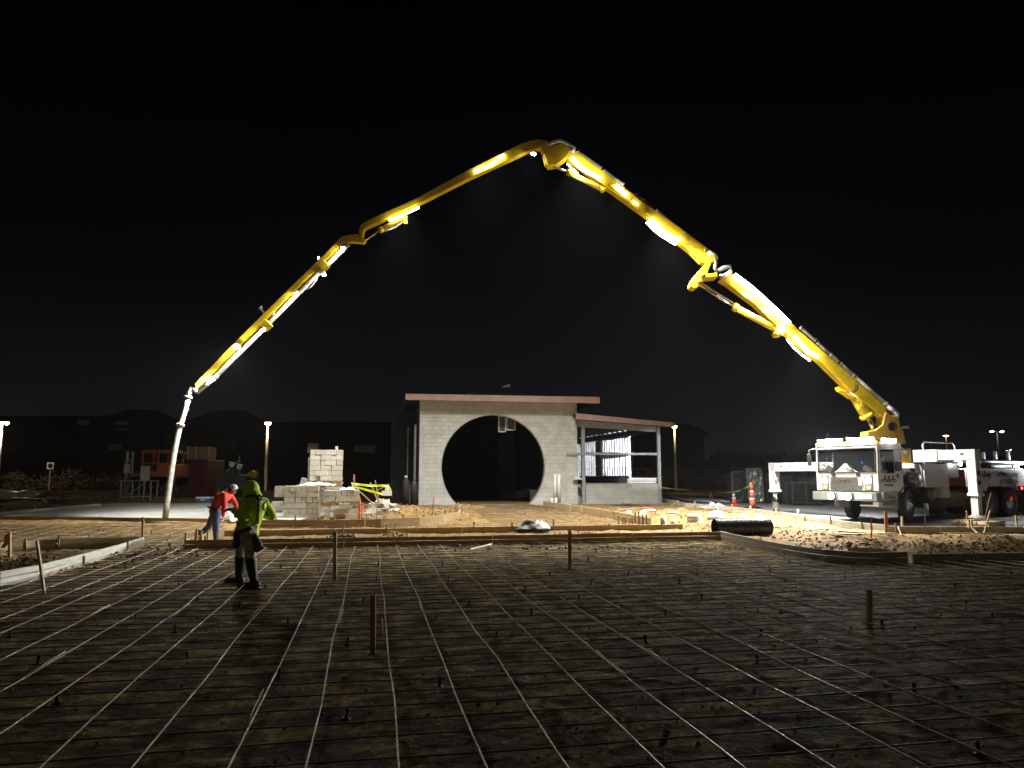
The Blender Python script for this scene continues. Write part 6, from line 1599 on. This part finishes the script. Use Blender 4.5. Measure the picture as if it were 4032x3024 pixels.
# red pick-up shape beyond the side room
pk = eq('pickup_truck', 'dark red pickup parked beyond the covered side room', 'pickup truck', 2520, 60, R(6))
RP = mat('pickup_red', (.20, .05, .035), .4)
MB().prism([(-2.4, 0, .6), (2.6, 0, .6), (2.6, 0, 1.25), (1.2, 0, 1.35), (.7, 0, 2.0), (-.6, 0, 2.0), (-.9, 0, 1.3), (-2.4, 0, 1.25)], (0, 1.9, 0)).build('body', RP, pk, bevel=.08)
MB().box((.1, -.01, 1.62), (.6, .02, .42)).box((-.45, -.01, 1.62), (.35, .02, .42)).build('window', DARKM, pk)
for x in (-1.6, 1.6): MB().lathe([(.2, -.12), (.36, -.12), (.4, 0), (.36, .12), (.2, .12), (.001, .02)], (x, .05, .4), 20, Matrix.Rotation(R(90), 3, 'X')).build('wheel', TYRE, pk)
# wrapped stone pallets and steel racks beyond the road
def crate_stone(px0, px1, pyt, pyb, Y, label, m, lean=0, straps=True):
    a, b2 = at(px0, pyb, Y), at(px1, pyb, Y); h = at(px0, pyt, Y).z - base(Y); w = b2.x - a.x
    root = tag(empty('wrapped_pallet', ((a.x + b2.x) / 2, Y, base(Y))), label, 'wrapped pallet', 'wrapped stone pallets by the road')
    b = MB(); n = 16; vs = []
    for j in range(n + 1):
        for i in range(n + 1):
            u, v = i / n, j / n; vs.append((-w / 2 + w * u - lean * v, -.04 - .07 * noise.noise((u * 5, v * 8, px0)), .1 + (h - .1) * v))
    fs = [(j * (n + 1) + i, j * (n + 1) + i + 1, (j + 1) * (n + 1) + i + 1, (j + 1) * (n + 1) + i) for j in range(n) for i in range(n)]
    b.add(vs, fs).build('wrapping', m, root)
    MB().prism([(-w / 2, .06, .1), (w / 2, .06, .1), (w / 2 - lean, .06, h - .04), (-w / 2 - lean, .06, h - .04)], (0, .7, 0)).build('stone', mat('stone_dark', (.12, .12, .12), .9, scale=3), root)
    fz = MB()
    for x in (-w / 2 + .03, w / 2 - .03): fz.bar((x, -.12, .05), (x - lean, -.12, h), .06, .05, up=(0, 1, 0))
    fz.bar((-w / 2 - lean, -.12, h), (w / 2 - lean, -.12, h), .05, .06).bar((-w / 2, -.12, .08), (w / 2, -.12, .08), .05, .06)
    fz.build('crate_frame', mat('frame_pale', (.42, .42, .38), .8, scale=4), root)
    return root
crate_stone(2945, 3006, 1846, 1950, 38, 'shiny silver wrapped pallet standing behind the orange channelizer', mat('foil', (.75, .78, .78), .25, .6, col2=(.35, .38, .38), scale=5, bump=1.5, bscale=6), .08)
crate_stone(2880, 2925, 1858, 1945, 39, 'dim wrapped pallet left of the silver one', mat('wrap_dim', (.13, .13, .14), .5, col2=(.07, .07, .08), scale=5, bump=1), .0)
def rack(px0, px1, pyt, pyb, Y, label, shelf=3):
    a, b2 = at(px0, pyb, Y), at(px1, pyb, Y); h = at(px0, pyt, Y).z - base(Y); w = b2.x - a.x
    root = tag(empty('steel_rack', ((a.x + b2.x) / 2, Y, base(Y))), label, 'steel rack', 'dim steel racks by the road')
    b = MB()
    for x in (-w / 2, 0, w / 2):
        for y in (0, .9): b.box((x, y, h / 2), (.07, .07, h))
    for x in (-w / 2, w / 2): b.box((x, .45, h - .1), (.05, .9, .05))
    for y in (0, .9):
        b.box((0, y, h), (w + .08, .06, .06)); b.box((0, y, .12), (w, .05, .06))
    b.build('frame', mat('rack_dim', (.13, .13, .13), .6, .3), root)
    MB().box((0, .45, h * .45), (w - .1, .8, h * .7)).build('load', mat('rack_load', (.035, .035, .035), .8), root)
    return root
rack(3018, 3080, 1868, 1950, 38.5, 'dim rack between the silver pallet and the far outrigger')
rack(3085, 3115, 1880, 1955, 37, 'narrow dim rack just right of the far outrigger leg')
rack(3122, 3230, 1900, 1962, 35.5, 'low dim rack under the far outrigger beam')
rack(3120, 3235, 1875, 1950, 38.5, 'taller dim rack behind the low one under the outrigger beam')

# ------------------------------------------------------------------ street lamps
def street_lamp(px, pyt, Y, label, heads=(0,), pw=60, col=(1, .72, .36), es=60, pyb=None, grp='street lamps around the site', r=.22):
    q = at(px, pyt, Y); h = q.z - base(Y)
    root = tag(empty('street_lamp', (q.x, Y, base(Y))), label, 'street lamp', grp)
    MB().lathe([(.2, 0), (.2, .25), (.12, .3), (.1, h * .5), (.07, h - .1)], (0, 0, 0), 12).build('pole', mat('pole_grey', (.28, .27, .25), .6), root, True)
    for x in heads:
        if x: MB().bar((0, 0, h - .12), (x, 0, h - .02), .06, .06).build('arm', MATS['pole_grey'], root)
        hh = MB().lathe([(r * .5, .06), (r, .0), (r * 1.05, -.04)], (x, 0, h), 14).build('lamp_head', MATS['pole_grey'], root, True)
        g = mat('lamp_glow_%d_%d' % (int(col[2] * 100), es), col, .5, emit=col, estr=es)
        MB().lathe([(r * .98, -.045), (r * .8, -.16), (.001, -.24)], (x, 0, h), 14).build('lens', g, hh, True)
        if pw: lamp('street_light', (x, -.25, h - .45), pw, col, .15, hh)
    return root
street_lamp(1055, 1662, 52, 'street lamp with a warm round head between the two workers and the block stacks', pw=330)
street_lamp(8, 1660, 46, 'street lamp at the left edge of the picture', pw=260, heads=(0, .3), col=(1, .85, .6), es=20, r=.14)
street_lamp(2655, 1676, 62, 'street lamp at the right end of the side room roof', pw=160)
street_lamp(3724, 1714, 120, 'orange street lamp above the near outrigger', pw=0, col=(1, .5, .18), es=25, r=.42)
street_lamp(3925, 1697, 120, 'twin headed white street lamp at the far right', heads=(-.8, .8), pw=0, col=(1, .9, .75), es=20, r=.32)
street_lamp(3979, 1770, 200, 'tiny distant white lamp under the twin headed one', pw=0, col=(.9, .95, 1), es=8, r=.2)

# ------------------------------------------------------------------ sign, hedges, fence, houses, trees
q = at(198, 1834, 47); z_ = q.z - base(47)
sg = tag(empty('road_sign', (q.x, 47, base(47))), 'small square white sign on a post at the far left', 'sign')
MB().box((0, .03, z_ / 2), (.06, .05, z_)).build('post', MATS['pole_grey'], sg)
MB().box((0, 0, z_), (.42, .02, .42)).build('panel', mat('sign_white', (.6, .6, .58), .5), sg)
MB().lathe([(.15, 0), (.15, .012), (.11, .012), (.11, 0)], (0, -.012, z_), 24, Matrix.Rotation(R(90), 3, 'X')).bar((-.1, -.02, z_ + .1), (.1, -.02, z_ - .1), .03, .012, up=(0, 1, 0)).build('sign_ring', TRG, sg)
def leafy(center, rad, n, size, seed, dens=.35):
    rnd = random.Random(seed); b = MB(); cl_ = []
    for _ in range(14):
        d = Vector((rnd.gauss(0, 1), rnd.gauss(0, 1), rnd.gauss(0, 1))).normalized() * rnd.uniform(.3, .9)
        cl_.append((Vector((d.x * rad[0], d.y * rad[1], d.z * rad[2])), rnd.uniform(.25, .5)))
    for _ in range(n):
        c, s = rnd.choice(cl_); d = Vector((rnd.gauss(0, .5), rnd.gauss(0, .5), rnd.gauss(0, .5))) * s
        p = Vector(center) + c + Vector((d.x * rad[0], d.y * rad[1], d.z * rad[2]))
        u = Vector((rnd.gauss(0, 1), rnd.gauss(0, 1), rnd.gauss(0, 1))).normalized() * size; w = u.orthogonal() * rnd.uniform(.5, 1)
        b.add([p, p + u + w * .5, p + u * 2, p + u - w * .5], [(0, 1, 2, 3)])
    return b
BUSH = mat('bush_leaf', (.065, .04, .014), .85, col2=(.035, .026, .01), scale=2)
for k, (px, Y, w, h) in enumerate([(110, 50, 2.2, 1.5), (300, 50, 2.6, 1.7), (400, 49, 1.6, 1.2), (2640, 66, 1.8, 2.0), (2770, 66, 2.2, 1.7)]):
    q = at(px, 1900, Y); root = tag(empty('bush', (q.x, Y, base(Y))), ['rounded bush at the far left under the edge lamp', 'wide bush right of the white road sign', 'small bush at the right end of the far left hedge', 'dim bush right of the side room', 'dim wide bush farther right of the side room'][k], 'bush', 'dim bushes behind the site')
    leafy((0, 0, h * .55), (w, 1.2, h * .55), 1500, .10, k + 3).build('foliage', BUSH, root)
    MB().tube([(0, 0, 0), (.1, 0, h * .6)], .06, 6).build('stem', BARK, root)
rt = at(-700, 1900, 46); wallL = tag(MB().box((-25, 45.5, base(45) + .2), (26, .25, .5)).build('retaining_wall', mat('wall_tan', (.30, .22, .13), .9, scale=2), None), 'low tan wall running under the far left bushes', 'wall')
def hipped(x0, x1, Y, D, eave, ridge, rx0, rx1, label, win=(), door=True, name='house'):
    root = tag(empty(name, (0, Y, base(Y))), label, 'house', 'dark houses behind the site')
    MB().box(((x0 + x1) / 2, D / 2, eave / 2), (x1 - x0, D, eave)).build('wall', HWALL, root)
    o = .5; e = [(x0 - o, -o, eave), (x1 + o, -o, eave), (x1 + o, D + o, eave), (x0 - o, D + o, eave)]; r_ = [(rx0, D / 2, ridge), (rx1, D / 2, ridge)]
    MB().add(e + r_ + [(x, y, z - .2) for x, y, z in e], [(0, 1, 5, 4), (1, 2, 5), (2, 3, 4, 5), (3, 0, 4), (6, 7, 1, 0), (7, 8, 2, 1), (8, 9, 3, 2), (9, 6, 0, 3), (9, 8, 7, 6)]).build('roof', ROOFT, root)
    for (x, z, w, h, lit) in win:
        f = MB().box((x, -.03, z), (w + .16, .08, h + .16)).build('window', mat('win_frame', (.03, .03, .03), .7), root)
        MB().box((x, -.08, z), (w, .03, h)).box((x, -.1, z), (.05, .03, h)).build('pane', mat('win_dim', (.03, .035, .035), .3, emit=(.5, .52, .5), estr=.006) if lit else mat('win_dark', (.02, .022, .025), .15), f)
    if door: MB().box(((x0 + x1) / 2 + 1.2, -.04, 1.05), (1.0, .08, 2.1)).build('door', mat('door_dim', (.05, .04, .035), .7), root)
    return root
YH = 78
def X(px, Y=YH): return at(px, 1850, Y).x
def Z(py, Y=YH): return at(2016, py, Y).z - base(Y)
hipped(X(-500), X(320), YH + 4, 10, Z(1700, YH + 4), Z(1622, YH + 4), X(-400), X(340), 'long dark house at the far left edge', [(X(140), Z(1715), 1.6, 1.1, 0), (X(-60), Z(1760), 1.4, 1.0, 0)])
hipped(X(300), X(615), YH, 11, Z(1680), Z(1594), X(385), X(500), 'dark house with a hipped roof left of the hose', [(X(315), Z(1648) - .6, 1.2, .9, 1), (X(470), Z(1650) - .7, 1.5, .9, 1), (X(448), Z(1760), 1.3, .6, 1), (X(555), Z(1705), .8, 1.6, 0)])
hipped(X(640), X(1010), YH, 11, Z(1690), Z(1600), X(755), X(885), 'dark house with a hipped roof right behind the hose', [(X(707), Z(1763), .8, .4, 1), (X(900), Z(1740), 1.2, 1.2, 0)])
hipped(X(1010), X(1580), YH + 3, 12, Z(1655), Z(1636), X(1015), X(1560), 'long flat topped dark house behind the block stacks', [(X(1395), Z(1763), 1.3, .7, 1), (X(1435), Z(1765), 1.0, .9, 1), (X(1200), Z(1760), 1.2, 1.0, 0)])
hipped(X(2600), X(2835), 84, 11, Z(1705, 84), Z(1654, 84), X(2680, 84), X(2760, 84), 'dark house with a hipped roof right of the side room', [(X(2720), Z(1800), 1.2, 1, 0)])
for k, (px, pyt, Y, w) in enumerate([(2880, 1775, 96, 3.4), (2965, 1768, 104, 3.8), (3030, 1790, 98, 3.2), (3110, 1772, 108, 4.2), (3190, 1768, 104, 4.2), (3640, 1800, 120, 4.0), (3800, 1790, 118, 4.4), (3870, 1785, 112, 4.2), (3950, 1800, 115, 3.6), (4040, 1796, 110, 4.0)]):
    q = at(px, 1900, Y); h = at(px, pyt, Y).z - base(Y)
    root = tag(empty('tree', (q.x, Y, base(Y))), ['first', 'second', 'third', 'fourth', 'fifth', 'sixth', 'seventh', 'eighth', 'ninth', 'tenth'][k] + ' dark tree from the left on the skyline right of the building', 'tree', 'dark trees on the skyline')
    t_ = MB().tube([(0, 0, 0), (.1, 0, h * .3), (0, .1, h * .55)], [.28, .2, .1], 8)
    for j in range(5):
        a = j * 1.3; t_.tube([(0, 0, h * .3), (math.cos(a) * w * .5, math.sin(a) * w * .5, h * .6)], [.12, .03], 6)
    t_.build('trunk', BARK, root, True)
    leafy((0, 0, h * .6), (w * 1.05, w, h * .36), 2600, .26, 50 + k).build('crown', LEAF, root)
# dirt clods and rubble
def clods(name, label_kind, spots, m, seed, n, s0, s1):
    rnd = random.Random(seed); b = MB()
    for _ in range(n):
        (x, y, rx, ry) = rnd.choice(spots); x += rnd.gauss(0, .5) * rx; y += rnd.gauss(0, .5) * ry
        if x > road_left(y) - .25 or in_slab(x, y, -.3): continue
        s = rnd.uniform(s0, s1) * rnd.uniform(.5, 1); z = H(x, y, False)
        pts = [Vector((rnd.gauss(0, 1), rnd.gauss(0, 1), rnd.gauss(0, .7))).normalized() * s * rnd.uniform(.7, 1.2) for _ in range(7)]
        bm = bmesh.new(); [bm.verts.new(p) for p in pts]; bmesh.ops.convex_hull(bm, input=bm.verts)
        bm.verts.index_update(); b.add([v.co + Vector((x, y, z + s * .25)) for v in bm.verts], [tuple(v.index for v in f.verts) for f in bm.faces]); bm.free()
    o = b.build(name, m, None); tag(o, kind='stuff'); return o
SOILC = mat('clod_sandy', (.40, .27, .12), .95, col2=(.17, .10, .045), scale=1.2, lo=.42, hi=.58); SOILD = mat('clod_dark', (.13, .085, .05), .95, col2=(.06, .04, .025), scale=4)
clods('sandy_clods', '', [(m[0], m[1], m[2] * 1.3, m[2]) for m in MOUNDS[:20]] + [(7.5, 26, 2.5, 3), (8, 23, 2, 2), (3, 20.8, 6, 1.0), (10, 19.5, 4, 1.5), (-3, 28, 3, 2)], SOILC, 4, 4200, .012, .07)
clods('dark_clods', '', [(-9.8, 15.0, 1.6, 2.0), (-7.8, 17.0, 1.4, 2), (-9.3, 14.2, 1.2, 1.0), (11.5, 17.2, 3, 1.0), (14, 17.6, 3, 1.2), (0, 18.2, 8, .3), (6, 18.2, 4, .4), (-4.2, 19.6, .6, .6)], SOILD, 8, 1300, .012, .075)
clods('dirt_crumbs', '', [(0, 9, 9, 6), (4, 13, 9, 5), (-4, 14, 7, 4), (0, 5.5, 4, 2), (8, 11, 7, 3)], SOILD, 12, 2600, .006, .028)
ru = random.Random(21); b = MB()
for _ in range(150):
    x, y = ru.uniform(-9, 12), ru.uniform(4, 18); a = ru.uniform(-.4, .4) + PHI; L_2 = ru.uniform(.03, .16)
    b.box((x, y, base(y) + .018), (L_2, ru.uniform(.01, .03), .008), Matrix.Rotation(a, 3, 'Z'))
tag(b.build('wood_splinters', STAKE, None), kind='stuff')

# ------------------------------------------------------------------ thin haze added to give the lamps halos
hz_ = MB().box((5, 97, 14), (330, 220, 32)).build('haze', None, None) if False else None
hm = bpy.data.materials.new('halo_haze'); hm.use_nodes = True; n, l = hm.node_tree.nodes, hm.node_tree.links
n.remove(n['Principled BSDF']); v_ = n.new('ShaderNodeVolumePrincipled')
v_.inputs['Color'].default_value = (.93, .95, 1.0, 1); v_.inputs['Density'].default_value = .00016; v_.inputs['Anisotropy'].default_value = .55
l.new(v_.outputs[0], n['Material Output'].inputs['Volume'])
if 1:
    hz_ = MB().box((10, 95, 12.5), (300, 230, 29)).build('haze', hm, None)
    tag(hz_, kind='stuff')
